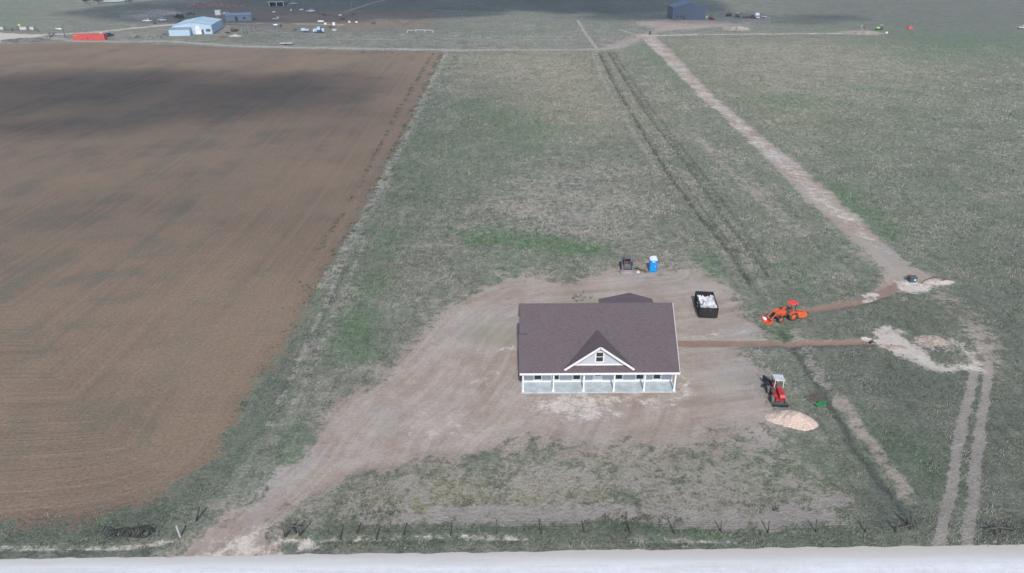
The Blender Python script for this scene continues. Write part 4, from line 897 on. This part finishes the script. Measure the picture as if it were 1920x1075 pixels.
def gable_hall(name, label, cat, origin, rz, w, d, he, hr, mw, mr, ov=.15):
    """walls and gable roof; origin is the front left corner, +x along the front, +y away"""
    t = thing(name, label, cat, (*origin, 0), rz)
    b = MB(); b.prism([(0, 0), (w, 0), (w, he), (w/2, hr), (0, he)], 'y', 0, d); b.build('wall', mw, t)
    b = MB()
    b.quadslab([(-ov, -ov, he+.06-ov*.3), (w/2, -ov, hr+.10), (w/2, d+ov, hr+.10), (-ov, d+ov, he+.06-ov*.3)], .05)
    b.quadslab([(w/2+.002, -ov, hr+.10), (w+ov, -ov, he+.06-ov*.3), (w+ov, d+ov, he+.06-ov*.3), (w/2+.002, d+ov, hr+.10)], .05)
    b.bar((w/2, -ov, hr+.13), (w/2, d+ov, hr+.13), .5, .05); r = b.build('roof', mr, t)
    return t, r
c0 = at(1261, 37.4)
barn, r_ = gable_hall('barn', 'tall slate blue metal barn with low gable roof at the end of the earth track', 'barn', c0, R_(1.0), 19.1, 15, 6.7, 9.3, M_SLATE, M_SLATER)
for x_ in (2.6, 5.0): f_ = MB().b2((x_-.55, -.06, 1.3), (x_+.55, -.005, 2.3)).build('window', M_DGREY, barn); MB().b2((x_-.4, -.08, 1.4), (x_+.4, -.062, 2.2)).build('pane', M_GLASS, f_)
f_ = MB().b2((6.2, -.08, 0), (7.3, -.005, 2.4)).build('door', M_DARKTRIM, barn); MB().box((7.1, -.10, 1.1), (.1, .05, .1)).build('handle', M_WHITEP, f_)
for s in ((0, 9.55), (19.1, 9.55)):
    b = MB(); b.bar((s[0], -.17, 6.68), (s[1], -.17, 9.30), .05, .35); b.build('rake_trim', M_SLATER, barn)
for x_ in (.02, 19.08): MB().b2((x_-.15, -.05, 0), (x_+.15, -.006, 6.6)).build('corner_trim', M_SLATER, barn)

a_ = R_(9.2); c1 = at(399, 64); W1 = 19.2
c0 = (c1[0]-W1*math.cos(a_), c1[1]-W1*math.sin(a_))
fb, r_ = gable_hall('workshop', 'large pale blue metal workshop with a box-like front annex beyond the ploughed field', 'workshop', c0, a_, W1, 27, 4.4, 5.9, M_PALEB, M_PALER)
b = MB(); b.prism([(-4.2, 0), (0, 0), (0, 3.7), (-4.2, 3.0)], 'x', -1.0, 9.0); an = b.build('annex', M_PALEB, fb)
MB().quadslab([(-1.1, -4.3, 3.06), (9.1, -4.3, 3.06), (9.1, -.2, 3.78), (-1.1, -.2, 3.78)], .06).build('annex_roof', M_GREYB, an)
MB().b2((11.0, -.08, 0), (13.6, -.005, 3.2)).build('roller_door', M_WHITEP, fb); MB().b2((14.0, -.08, 0), (15.0, -.005, 2.3)).build('door', M_DGREY, fb)
MB().b2((16.2, -.08, 1.3), (18.4, -.005, 2.5)).build('window', M_DGREY, fb)
MB().b2((11.5, -.30, 2.2), (13.1, -.085, 4.2)).build('door_panel', M_WHITEP, fb)
MB().bar((9.6, 13.5, 6.08), (19.3, 13.5, 4.6), .12, .08).build('roof_seam', M_GREYB, r_)
c0 = at(424, 40.5); c1 = at(472.5, 38.8); a_ = math.atan2(c1[1]-c0[1], c1[0]-c0[0]); L = math.hypot(c1[0]-c0[0], c1[1]-c0[1])
gb = thing('long_shed', 'long low grey blue shed with two dark openings behind the pale workshop', 'shed', (*c0, 0), a_)
MB().prism([(0, 0), (9, 0), (9, 3.3), (4.5, 4.1), (0, 3.3)], 'x', 0, L).build('wall', M_GREYB, gb)
b = MB(); b.quadslab([(-.2, -.25, 3.32), (L+.2, -.25, 3.32), (L+.2, 4.5, 4.2), (-.2, 4.5, 4.2)], .06); b.quadslab([(-.2, 4.502, 4.2), (L+.2, 4.502, 4.2), (L+.2, 9.25, 3.32), (-.2, 9.25, 3.32)], .06); b.build('roof', M_GREYR, gb)
MB().b2((L*.36, -.05, 0), (L*.36+1.5, -.005, 2.4)).build('doorway', M_DARKTRIM, gb); MB().b2((L*.68, -.05, .9), (L*.68+1.2, -.005, 2.1)).build('window', M_DARKTRIM, gb)
q = at(505, 12.5); q2 = at(531, 12.8); L = q2[0]-q[0]
ch = thing('open_shed', 'open-fronted dark shed with a pale roof edge near the top edge of the view', 'shed', (*q, 0), 0)
for x_ in (.15, L*.5, L-.15): MB().b2((x_-.15, 0, 0), (x_+.15, .3, 2.9)).build('post', M_WHITEP, ch)
MB().quadslab([(-.3, -.3, 3.3), (L+.3, -.3, 3.3), (L+.3, 6, 2.7), (-.3, 6, 2.7)], .45).build('roof', M_PALER, ch)
b = MB(); b.b2((0, 5.5, 0), (L, 5.7, 2.5)); b.b2((-.1, .3, 0), (.0, 5.5, 2.6)); b.b2((L, .3, 0), (L+.1, 5.5, 2.6)); b.build('wall', M_DGREY, ch)

# red shipping container
c0, c1 = at(138.5, 76), at(197, 75.6); a_ = math.atan2(c1[1]-c0[1], c1[0]-c0[0]); L = math.hypot(c1[0]-c0[0], c1[1]-c0[1])
ct = thing('shipping_container', 'long faded red shipping container by the far corner of the ploughed field', 'container', (*c0, 0), a_)
b = MB(); b.b2((.06, .06, .1), (L-.06, 2.55, 2.95))
for i in range(int(L/.55)): b.b2((.2+i*.55, -.0, .2), (.48+i*.55, .06, 2.85))
b.build('body', M_CONT, ct)
b = MB(); 
for x_ in (0, L-.15):
    for y_ in (-.02, 2.47): b.b2((x_, y_, 0), (x_+.15, y_+.15, 3.0))
b.b2((.15, -.02, 2.86), (L-.15, .05, 3.0)); b.b2((.15, -.02, .02), (L-.15, .05, .16)); b.build('corner_frame', M_CONT, ct)
MB().box((1.3, -.03, 2.3), (1.2, .03, .35)).build('sign_patch', mat('faded_pink_patch', (.72, .35, .33), .7, .1, 2), ct)
MB().box((L*.46, -.03, .9), (.7, .03, .8)).build('rust_patch', M_RUST, ct)

# ------------------------------------------------------------------ vehicles far away
def pickup(label, loc, rz, m, group=None, cap=False):
    t = thing('pickup_truck', label, 'pickup truck', (*loc, 0), rz, group)
    b = MB(); b.prism([(-2.7, .45), (2.7, .45), (2.75, .95), (1.3, 1.12), (-.75, 1.15), (-2.7, 1.1)], 'y', -.95, .95); b.build('body', m, t, .05)
    b = MB(); b.prism([(-.8, 1.14), (1.35, 1.11), (.75, 1.78), (-.65, 1.82)] if not cap else [(-2.6, 1.1), (1.35, 1.11), (.75, 1.85), (-2.5, 1.85)], 'y', -.84, .84); c = b.build('cab', m, t, .04)
    b = MB()
    for s in (-1, 1): b.prism([(-.6, 1.22), (1.1, 1.2), (.68, 1.70), (-.55, 1.72)], 'y', s*.85-.01, s*.85+.01)
    b.bar((1.33, 0, 1.18), (.80, 0, 1.72), 1.5, .03); b.build('window', M_GLASS, c)
    for x_ in (-1.7, 1.75):
        for s in (-1, 1):
            k = MB(); k.cyl((x_, s*.95-.12, .38), (x_, s*.95+.08, .38), .38, n=14); k.build('wheel', M_TYRE, t)
    if not cap: MB().b2((-2.6, -.8, 1.0), (-.85, .8, 1.152)).build('bed', M_DGREY, t)
    return t
pickup('white pickup truck nearest the left end of the far yard lane', at(277, 41.5), R_(175), M_WHITEP)
pickup('white pickup truck parked right of another, closest to the light pole', at(305, 40), R_(-25), M_WHITEP)
pickup('white pickup truck half hidden behind the right end of the red container', at(191, 69), R_(5), M_WHITEP)
M_NAVY = mat('navy_paint', (.05, .07, .14), .4, .15, 2)
pickup('dark blue pickup truck just right of the red container', at(204, 69), R_(70), M_NAVY, cap=True)
pickup('dark pickup with pale roof behind the tree by the workshop', at(358, 28), R_(20), M_NAVY)
pickup('silver pickup with covered bed behind the white tank trailer', at(427, 29), R_(-10), mat('silver_paint', (.45, .48, .52), .4, .1, 2), cap=True)
pickup('white pickup truck alone on the dark ground right of the open shed', at(583, 23), R_(5), M_WHITEP)
pickup('pale blue pickup right of the open shed at the top edge', at(550, 9), R_(30), mat('pale_blue_paint', (.40, .50, .62), .45, .1, 2))
wt = pickup('white truck with tall box body, rightmost large vehicle by the slate barn', at(1419.5, 35), R_(-95), M_WHITEP)
MB().b2((-2.6, -1.15, 1.16), (-.3, 1.15, 2.9)).build('box_body', M_WHITEP, wt)
pickup('dark blue pickup directly left of the white box truck', at(1410, 34.5), R_(-95), M_NAVY)
pickup('pale camper-topped pickup at the far right edge beyond the green field', at(1919, 54.5), R_(175), mat('cream_paint', (.60, .60, .57), .5, .1, 2), cap=True)
def far_tractor(name, label, cat, loc, rz, m, roofm=None):
    t = thing(name, label, cat, (*loc, 0), rz)
    b = MB(); b.box((1.1, 0, 1.1), (1.7, .7, .7)); b.box((0, 0, .9), (1.8, .6, .5)); b.build('hood', m, t, .04)
    for s in (-1, 1):
        for x_, r in ((1.5, .42), (-.4, .75)):
            k = MB(); k.cyl((x_, s*.85-.15, r), (x_, s*.85+.15, r), r, n=14); k.build('wheel', M_TYRE, t)
        for x_ in (-.9, .25): k = MB(); k.bar((x_, s*.6, 1.2), (x_, s*.6, 2.4), .07); k.build('post', M_BLK, t)
    k = MB(); k.box((-.3, 0, 2.43), (1.5, 1.4, .10)); k.build('roof', roofm or m, t); k = MB(); k.box((-.5, 0, 1.4), (.5, .5, .5)); k.build('seat', M_SEAT, t)
    return t
far_tractor('tractor', 'small dark red tractor by the right corner of the slate blue barn', 'tractor', at(1333.5, 37.6), R_(-70), M_RED, M_DGREY)
far_tractor('tractor', 'dark tractor standing well right of the slate barn, leftmost of the vehicle row', 'tractor', at(1367, 31), R_(200), M_BLK, M_BLK)
far_tractor('tractor', 'green tractor with a white roof between the dark tractor and the rusty implement', 'tractor', at(1382.5, 32.5), R_(-90), M_GREEN, M_WHITEP)
far_tractor('tractor', 'lime green machine with dark front standing in the bright green far field', 'tractor', at(1650, 56.5), R_(170), mat('lime_paint', (.45, .75, .2), .5, .1, 2))
far_tractor('tractor', 'small rusty tractor in the scrap right of the pale workshop', 'tractor', at(438, 60), R_(40), M_RUST)
# pieces of scrap and stock: every one built from its own few parts
def flat_trailer(label, px, py, L, m, rz=0):
    t = thing('flat_trailer', label, 'trailer', (*at(px, py), 0), R_(rz))
    MB().b2((-L/2, -1.05, .62), (L/2, 1.05, .80)).build('deck', m, t); b = MB(); b.bar((L/2, 0, .6), (L/2+1.3, 0, .5), .12); b.build('tongue', M_BLK, t)
    for s in (-1, 1): k = MB(); k.cyl((-.3, s*1.0-.1, .36), (-.3, s*1.0+.1, .36), .36, n=12); k.build('wheel', M_TYRE, t)
    return t
def tank(label, px, py, L, r, m, rz=0):
    t = thing('storage_tank', label, 'tank', (*at(px, py), 0), R_(rz))
    b = MB(); b.cyl((-L/2, 0, r+.35), (L/2, 0, r+.35), r, n=18); b.cyl((-L/2-.25, 0, r+.35), (-L/2, 0, r+.35), r*.6, r, n=18); b.cyl((L/2, 0, r+.35), (L/2+.25, 0, r+.35), r, r*.6, n=18); b.build('shell', m, t)
    for x_ in (-L*.3, L*.3): MB().b2((x_-.12, -r*.7, 0), (x_+.12, r*.7, .55)).build('cradle', M_RUST, t)
    return t
def crate(label, px, py, d, m, rz=0, lidm=None):
    t = thing('storage_box', label, 'box', (*at(px, py), 0), R_(rz)); MB().b2((-d[0]/2, 0, .1), (d[0]/2, d[1], d[2])).build('body', m, t, .03)
    MB().b2((-d[0]/2-.08, -.08, d[2]+.003), (d[0]/2+.08, d[1]+.08, d[2]+.12)).build('lid', lidm or m, t); MB().b2((-d[0]/2+.1, .05, 0), (d[0]/2-.1, d[1]-.05, .098)).build('skid', M_RUST, t); return t
M_PB = mat('pale_blue_metal_paint', (.42, .60, .72), .5, .15, 2)
bt = crate('white box trailer body left of the long grey shed', 408.5, 29, (3.3, 2.6, 2.9), M_WHITEP)
tank('white tank lying on the lane edge behind the pale blue machinery', 602, 43.5, 3.0, .55, M_WHITEP)
tank('small white tank left of two white boxes in the dark yard', 565.5, 21, 2.3, .45, M_WHITEP, 5)
tank('small pale tank below the open shed beside the lane', 514, 25.5, 1.3, .5, M_WHITEP)
tank('pale tank with rust cradles standing at the lane below the open shed', 517, 49.5, 1.9, .42, M_WHITEP, 8)
flat_trailer('low white flat trailer below the open shed, just above the lane', 515.5, 38, 2.6, M_WHITEP)
flat_trailer('long pale beam-like trailer in the dirt in front of the posts', 537, 84, 6.0, M_CONC, 2)
flat_trailer('dark flat trailer at the foot of the tall pole near the top edge', 664, 27.5, 3.4, M_DGREY, 20)
flat_trailer('rusty flat trailer between the grey blue scrap and pale box', 620, 52.5, 3.2, M_RUST, 3)
flat_trailer('white flat trailer at the right end of the vehicles beside the white box truck', 1433, 33.8, 2.6, M_WHITEP)
crate('small white box alone right of the open shed', 545.5, 20.5, (.9, .8, .9), M_WHITEP)
crate('small white box at the lane below the open shed, right of the flat trailer', 520.8, 35.5, (.9, .9, .9), M_WHITEP)
crate('white box left of its twin in the dark ground at mid lane', 655, 43.3, (1.1, 1.0, .9), M_WHITEP)
crate('white box right of its twin in the dark ground at mid lane', 668.5, 43.3, (1.2, 1.0, .8), M_WHITEP)
crate('long low white box in front of the thin posts near the upper yard', 638, 29.8, (2.0, .9, .6), M_WHITEP)
crate('pale box near the right end of the blue scrap machinery', 626, 48.5, (1.3, 1.1, 1.6), M_WHITEP)
crate('low pale grey box in the grass at the right end of the scrap row', 627, 58.5, (2.2, 1.2, .8), M_CONC)
crate('white box just behind the pale blue scrap machinery', 610, 46.8, (1.2, 1.0, .9), M_WHITEP)
crate('small white box on the bright green far field', 1662.5, 63.4, (1.1, .9, .7), M_WHITEP)
crate('small dark utility pedestal at the junction of the earth track', 1219, 65, (1.1, .9, 1.3), M_RUST)
crate('red fuel box standing in the bright green far field', 1707, 55, (2.2, 1.3, 1.1), mat('light_red_paint', (.75, .12, .12), .5, .1, 2))
crate('small white box against the right wall of the slate barn', 1325, 34, (.8, .8, .9), M_WHITEP)
# pale blue wagon and harvester-like scrap
wg = flat_trailer('pale blue covered wagon on dark wheels, left of the blue scrap machine', 573, 60.5, 4.2, M_DGREY, 0)
MB().b2((-2.0, -1.0, .83), (.2, 1.0, 1.9)).build('cover', M_PB, wg); MB().b2((.3, -1.0, .83), (2.0, 1.0, 1.5)).build('side_bin', M_CONC, wg)
hv = thing('harvester', 'pale blue derelict harvester with dark lower body and side panels', 'harvester', (*at(598, 62), 0), R_(3))
MB().b2((-.9, 0, 1.5), (.9, 2.4, 2.8)).build('cab', M_PB, hv); MB().b2((-3.0, .3, .5), (-1.1, 1.8, 1.9)).build('side_panel', M_PB, hv); MB().b2((1.5, .3, .4), (2.7, 1.6, 2.2)).build('side_panel', M_PB, hv)
MB().b2((-.88, -.4, .2), (.88, 1.6, 1.48)).build('body', M_NAVY, hv); MB().b2((.92, .2, .3), (1.45, 1.4, 2.7)).build('elevator', M_BLK, hv)
for x_ in (-1.9, 2.0): k = MB(); k.cyl((x_-.2, -.1, .5), (x_+.2, -.1, .5), .5, n=14); k.build('wheel', M_TYRE, hv)
imp = thing('rusty_implement', 'rusty curved implement between green and dark blue vehicles by the slate barn', 'farm implement', (*at(1397.5, 34.5), 0), 0)
b = MB(); b.bar((-2, 0, .6), (2, 0, .7), .3); b.bar((-1.5, -.6, .5), (1.6, .8, 1.2), .2); b.build('frame', M_RUST, imp)
for x_ in (-1.5, -.5, .5, 1.5): k = MB(); k.cyl((x_-.05, -.3, .5), (x_+.05, -.2, .5), .5, n=12); k.build('disc', M_RUST, imp)
# scattered dark scrap
rr = random.Random(21)
for lab, px, py in (('rusty heap of bars and sheet beside the right wall of the pale workshop', 428, 63), ('dark rusty frame scrap between workshop and the four posts', 445, 58), ('dark bent scrap left of the thin posts in the upper yard', 608, 29),
                    ('dark scrap bars beside the long low white box in the upper yard', 645, 37), ('dark scrap frame at the right end of the upper yard', 700, 45), ('dark scrap bundle on the lane above the four posts', 527, 50),
                    ('rusty scrap sheets left of the pale blue wagon', 553, 57), ('dark scrap lying in front of the two white pickups', 291, 44.5), ('scrap poles beside the blue pickup at the top edge', 538, 8)):
    t = thing('scrap_pile', lab, 'scrap', (*at(px, py), 0), rr.uniform(0, 3)); 
    b = MB(); [b.bar((rr.uniform(-1.6, 1.6), rr.uniform(-.8, .8), rr.uniform(.05, .3)), (rr.uniform(-1.6, 1.6), rr.uniform(-.8, .8), rr.uniform(.3, 1.3)), .12) for _ in range(9)]; b.build('bars', M_RUST, t)
    b = MB(); [b.box((rr.uniform(-1, 1), rr.uniform(-.6, .6), rr.uniform(.2, .6)), (rr.uniform(.5, 1.3), rr.uniform(.4, .9), .06), rot=(rr.uniform(-.7, .7), rr.uniform(-.7, .7), 0)) for _ in range(4)]; b.build('sheets', M_DGREY, t)
# rubble ridges
M_CLOD = mat('dark_clods', (.15, .135, .125), .95, .5, .5, bump=.2)
for i, (lab, px, py, rx, ry, h, m) in enumerate((('brown rubble ridge above the two white pickups', 305, 26, 12, 9, 2.0, M_GREYSPOIL), ('long grey rubble ridge left of the two white pickups at the top', 268, 30, 14, 5, 1.2, M_GREYSPOIL), ('dark lumpy earth bank between red container and workshop', 268, 71, 11, 3.0, 1.1, M_CLOD),
        ('dark lumpy earth bank in front of the workshop annex', 318, 66, 7, 3, 1.0, M_CLOD), ('brown rubble ridge running up behind the long grey shed', 400, 12, 24, 14, 3.0, mat('brown_rubble', (.22, .16, .14), .95, .4, .4, bump=.2)), ('low stone heap in front of the four far posts', 442, 68, 3.5, 2.2, .9, M_SPOILP), ('single dark clod mound before the workshop right corner', 418, 71.5, 1.7, 1.0, 1.0, M_RUST),
        ('low dark bank at the far left beside the pale road bend', 45, 76, 12, 6, 1.2, M_CLOD))):
    tag(heap('earth_bank', at(px, py), rx, ry, h, m, 70+i, 0, h*.8, fine=1.4), lab, 'earth bank')
# poles
def pole(label, px, py, h, r=.14, arm=True, m=None, lean=0.0):
    t = thing('utility_pole', label, 'pole', (*at(px, py), 0), 0)
    MB().cyl((0, 0, -.2), (lean, 0, h), r, r*.7, n=8).build('mast', m or M_WOODG, t)
    if arm: MB().bar((lean-.7, 0, h-.5), (lean+.7, 0, h-.5), .12).build('crossarm', m or M_WOODG, t)
    return t
M_POLE = mat('pale_pole', (.36, .35, .33), .8, .15, 3)
pole('pale light pole in front of the small tree by the pale workshop', 331, 41.5, 7.2, .2, False, M_POLE, -.8)
pole('dark slim utility pole left of the red container', 122.5, 71, 6.2, .13, True)
pole('tall pale pole in the upper yard near the top edge', 660.5, 23, 6.6, .13, False, M_POLE, -.3)
for px, py, lab in ((458, 63.5, 'leftmost of four dark posts right of the pale workshop'), (464.5, 64, 'second from left of four dark posts right of the pale workshop'), (472, 58.5, 'third from left of four dark posts right of the pale workshop'), (480, 54, 'rightmost of four dark posts right of the pale workshop')):
    tag(MB().cyl((*at(px, py), -.2), (at(px, py)[0]-.25, at(px, py)[1], 3.2), .14, .11, n=8).build('post', M_WOODG), lab, 'post')
# pale rail with posts, yard fence, stock fence
def rail_fence(label, pts, h, m, rails=(1.0,), step=None, r=.06, panel=None):
    t = thing('rail_fence', label, 'fence', (0, 0, 0)); P = [at(*p) for p in pts]
    for p in P: MB().cyl((*p, -.1), (*p, h), r*1.3, n=6).build('post', m, t)
    for f_ in rails:
        b = MB()
        for a, c in zip(P, P[1:]): b.cyl((*a, h*f_), (*c, h*f_), r, n=6)
        b.build('rail', m, t)
    return t
rail_fence('white pipe rail with two posts in the grey grass above the far track', [(764, 62), (780, 61), (797, 61), (812, 62)], 1.2, M_WHITEP, r=.09)
rail_fence('dark stock fence of thin posts around the upper yard', [(592, 22), (598, 27), (640, 38), (640.5, 34), (700, 37), (730, 37), (758, 50), (790, 36), (800, 34)], 1.3, M_WOODG, (1.0, .6), r=.05)
rail_fence('grey stock fence with tall posts beyond the patchy green ground', [(776, 30), (783, 24), (792, 22), (866, 28), (868, 37)], 1.6, M_POLE, (1.0,), r=.05)
rail_fence('thin post fence along the far side of the track past the ploughed field', [(x_, 90.5 if x_ < 800 else 93) for x_ in range(700, 900, 14)], 1.0, M_WOODG, (.95,), r=.035)
wf = thing('entrance_fence', 'dark rail entrance fence with white panels beside the pale road at far left', 'fence', (0, 0, 0))
for a, c, wht in (((-14, 56.5), (8, 57), 1), ((8, 57), (24, 58.5), 0), ((24, 58.5), (37, 57), 0), ((37, 57), (51, 57), 1), ((56, 57), (65, 57), 1), ((65, 57), (72, 60), 0)):
    p, q = at(*a), at(*c); b = MB()
    if wht: b.bar((*p, 1.0), (*q, 1.0), .15, 1.5); b.build('panel', M_CONC, wf)
    else: b.bar((*p, 1.5), (*q, 1.2), .12, .22); b.bar((*p, .5), (*q, .5), .12, .22); b.build('rail', M_DGREY, wf)
    for e in (p, q): MB().cyl((*e, -.1), (*e, 2.0), .18, n=8).build('post', M_DGREY, wf)
q = at(38.5, 56); ys_ = thing('road_sign', 'small yellow sign on a post above the entrance fence', 'sign', (*q, 0), 0)
MB().cyl((0, 0, 0), (0, 0, 2.2), .06, n=6).build('pole', M_DGREY, ys_); MB().box((0, -.08, 2.4), (1.0, .05, 1.0), rot=(0, R_(45), 0)).build('panel', mat('yellow_sign', (.75, .60, .12), .5, .05, 2), ys_)
b = MB(); p = [at(92, 64), at(104, 67), at(94, 71)]; zz = [.5, 1.2, .3]
for i in range(3): b.bar((*p[i], zz[i]), (*p[(i+1) % 3], zz[(i+1) % 3]), .3)
tag(b.build('triangle_frame', M_DGREY), 'dark triangular frame leaning by the lane left of the slim pole', 'frame')
q = at(110, 56); tag(MB().cyl((q[0]-2.2, q[1]+1, .4), (q[0]+2.2, q[1]-1, .4), .35, n=10).build('pipe_section', M_WHITEP), 'white pipe section lying in the grass above the pale lane', 'pipe')
for lab, px, py in (('left of two survey stakes on the tan mound', 1614, 57), ('right of two survey stakes on the tan mound', 1621, 57)):
    q = at(px, py); tag(MB().cyl((*q, 0), (q[0]+.1, q[1], 2.6), .16, .12, n=6).build('stake', M_WOODG if px > 1618 else M_CONC), lab, 'stake')
# pond
c0 = at(214, 3.5); b = MB(); pr = [(c0[0]+9.5*math.cos(t)*(1+.2*math.sin(3*t)), c0[1]+9*math.sin(t)*(1+.15*math.cos(2*t))) for t in np.linspace(0, 2*math.pi, 28, endpoint=False)]
b.add([(x_, y_, .45) for x_, y_ in pr], [tuple(range(len(pr)))])
g = NG('pond_water'); g.p.inputs['Base Color'].default_value = (.10, .13, .17, 1); g.p.inputs['Roughness'].default_value = .06; pos = g.n('ShaderNodeTexCoord').outputs['Object']
g.set(g.p.inputs['Normal'], g.n('ShaderNodeBump', {'Height': g.noise(pos, 1.5, 3), 'Strength': .15, 'Distance': .05})); tag(b.build('pond', g.m), kind='structure')
# trees: short trunk, limbs, crown of many leaf sprays
M_LEAF = mat('tree_leaf', (.065, .085, .055), .8, .35, .8); M_BARK = mat('bark', (.11, .09, .075), .9, .2, 3)
def tree(label, px, py, h, rad, seed):
    r2 = np.random.default_rng(seed); q = at(px, py); t = thing('tree', label, 'tree', (*q, 0), 0)
    b = MB(); b.cyl((0, 0, -.2), (.1, 0, h*.42), .24, .15, n=8)
    lobes = []
    for i in range(9):
        a = i*2.4+r2.uniform(-.4, .4); rr_ = rad*r2.uniform(.25, .75); z = h*r2.uniform(.45, .88); e = (rr_*math.cos(a), rr_*math.sin(a), z); b.cyl((.1, 0, h*.36), e, .09, .03, n=5); lobes.append((e, rad*r2.uniform(.3, .5)))
    b.build('trunk', M_BARK, t); c = MB()
    for e, lr in lobes:
        for k in range(170):
            d = r2.normal(0, 1, 3); d /= np.linalg.norm(d); p = np.array(e)+d*lr*r2.uniform(.3, 1.05)*np.array([1, 1, .75]); s = r2.uniform(.10, .26)
            u = r2.normal(0, 1, 3); v = r2.normal(0, 1, 3); u *= s/np.linalg.norm(u); v *= s*.7/np.linalg.norm(v); c.add([p-u, p-v, p+u, p+v], [(0, 1, 2, 3)])
    c.build('crown', M_LEAF, t); return t
tree('dark round tree behind the pale light pole left of the workshop', 337, 41, 4.6, 3.0, 1)
tree('left dark tree on the near bank of the pond', 163, 7, 4.0, 3.0, 2)
tree('right dark tree on the near bank of the pond', 185, 8, 4.6, 3.6, 3)
tree('low dark tree right of the pond', 243, 5, 3.4, 3.0, 4)

# ------------------------------------------------------------------ clouds overhead (outside the view) and the hazy air
def vapour(d):
    g = NG('cloud_vapour'); g.t.nodes.remove(g.p); out = [n for n in g.t.nodes if n.type == 'OUTPUT_MATERIAL'][0]
    pv = g.n('ShaderNodeVolumePrincipled', {'Density': d, 'Anisotropy': .6}); pv.inputs['Color'].default_value = (.97, .98, 1, 1); g.t.links.new(pv.outputs[0], out.inputs['Volume']); return g.m
def cloud(label, gx, gy, rx, ry, dens_puffs=7, seed=0, alt=900, th=34, dens=.05):
    """a cumulus whose shadow falls about (gx, gy)"""
    r2 = np.random.default_rng(seed); dx = to_sun.x/to_sun.z*alt; dy = to_sun.y/to_sun.z*alt; b = MB()
    for i in range(dens_puffs):
        a = r2.uniform(0, 6.28); k = math.sqrt(r2.uniform(0, .75)); cx, cy = k*rx*math.cos(a), k*ry*math.sin(a); s = r2.uniform(.35, .62)
        nn, mm = 14, 22; vs = []
        for u in range(nn+1):
            ph = math.pi*u/nn
            for w in range(mm):
                t = 2*math.pi*w/mm; f = 1+.16*math.sin(3*t+i)*math.sin(2*ph+i)+.1*math.sin(5*t+2*i)
                vs.append((cx+rx*s*f*math.sin(ph)*math.cos(t), cy+ry*s*f*math.sin(ph)*math.sin(t), i*.01+th*.5*s*1.6*f*math.cos(ph)))
        b.add(vs, [(u*mm+w, u*mm+(w+1) % mm, (u+1)*mm+(w+1) % mm, (u+1)*mm+w) for u in range(nn) for w in range(mm)], True)
    o = b.build('cloud', vapour(dens)); o.location = (gx+dx, gy+dy, alt); tag(o, label, 'cloud'); return o
cloud('broad soft cloud drifting over the ploughed field', *at(170, 178), 78, 28, 16, 1, th=60, dens=.05)
cloud('wide thin veil of cloud over the whole upper left of the land', *at(330, 230), 110, 75, 9, 11, alt=1300, th=60, dens=.005)
cloud('small thin cloud drifting over the middle of the ploughed field', *at(455, 222), 42, 20, 9, 2, th=40, dens=.013)
cloud('dark based cloud over the far yard and top edge of the land', *at(600, 14), 140, 75, 22, 3, th=60, dens=.05)
cloud('dark based cloud over the land left of the slate blue barn', *at(1120, 6), 75, 70, 14, 4, th=60, dens=.06)
cloud('cloud over the vehicles right of the slate blue barn', *at(1390, 33), 70, 24, 10, 5, th=40, dens=.04)
g2 = NG('hazy_air'); g2.t.nodes.remove(g2.p); out = [n for n in g2.t.nodes if n.type == 'OUTPUT_MATERIAL'][0]
pv = g2.n('ShaderNodeVolumePrincipled', {'Density': .0002, 'Anisotropy': .3}); pv.inputs['Color'].default_value = (.80, .88, 1, 1); g2.t.links.new(pv.outputs[0], out.inputs['Volume'])
b = MB(); b.b2((-1400, -260, -1.6), (1400, 1900, 52)); hz = b.build('haze', g2.m); tag(hz, kind='stuff')
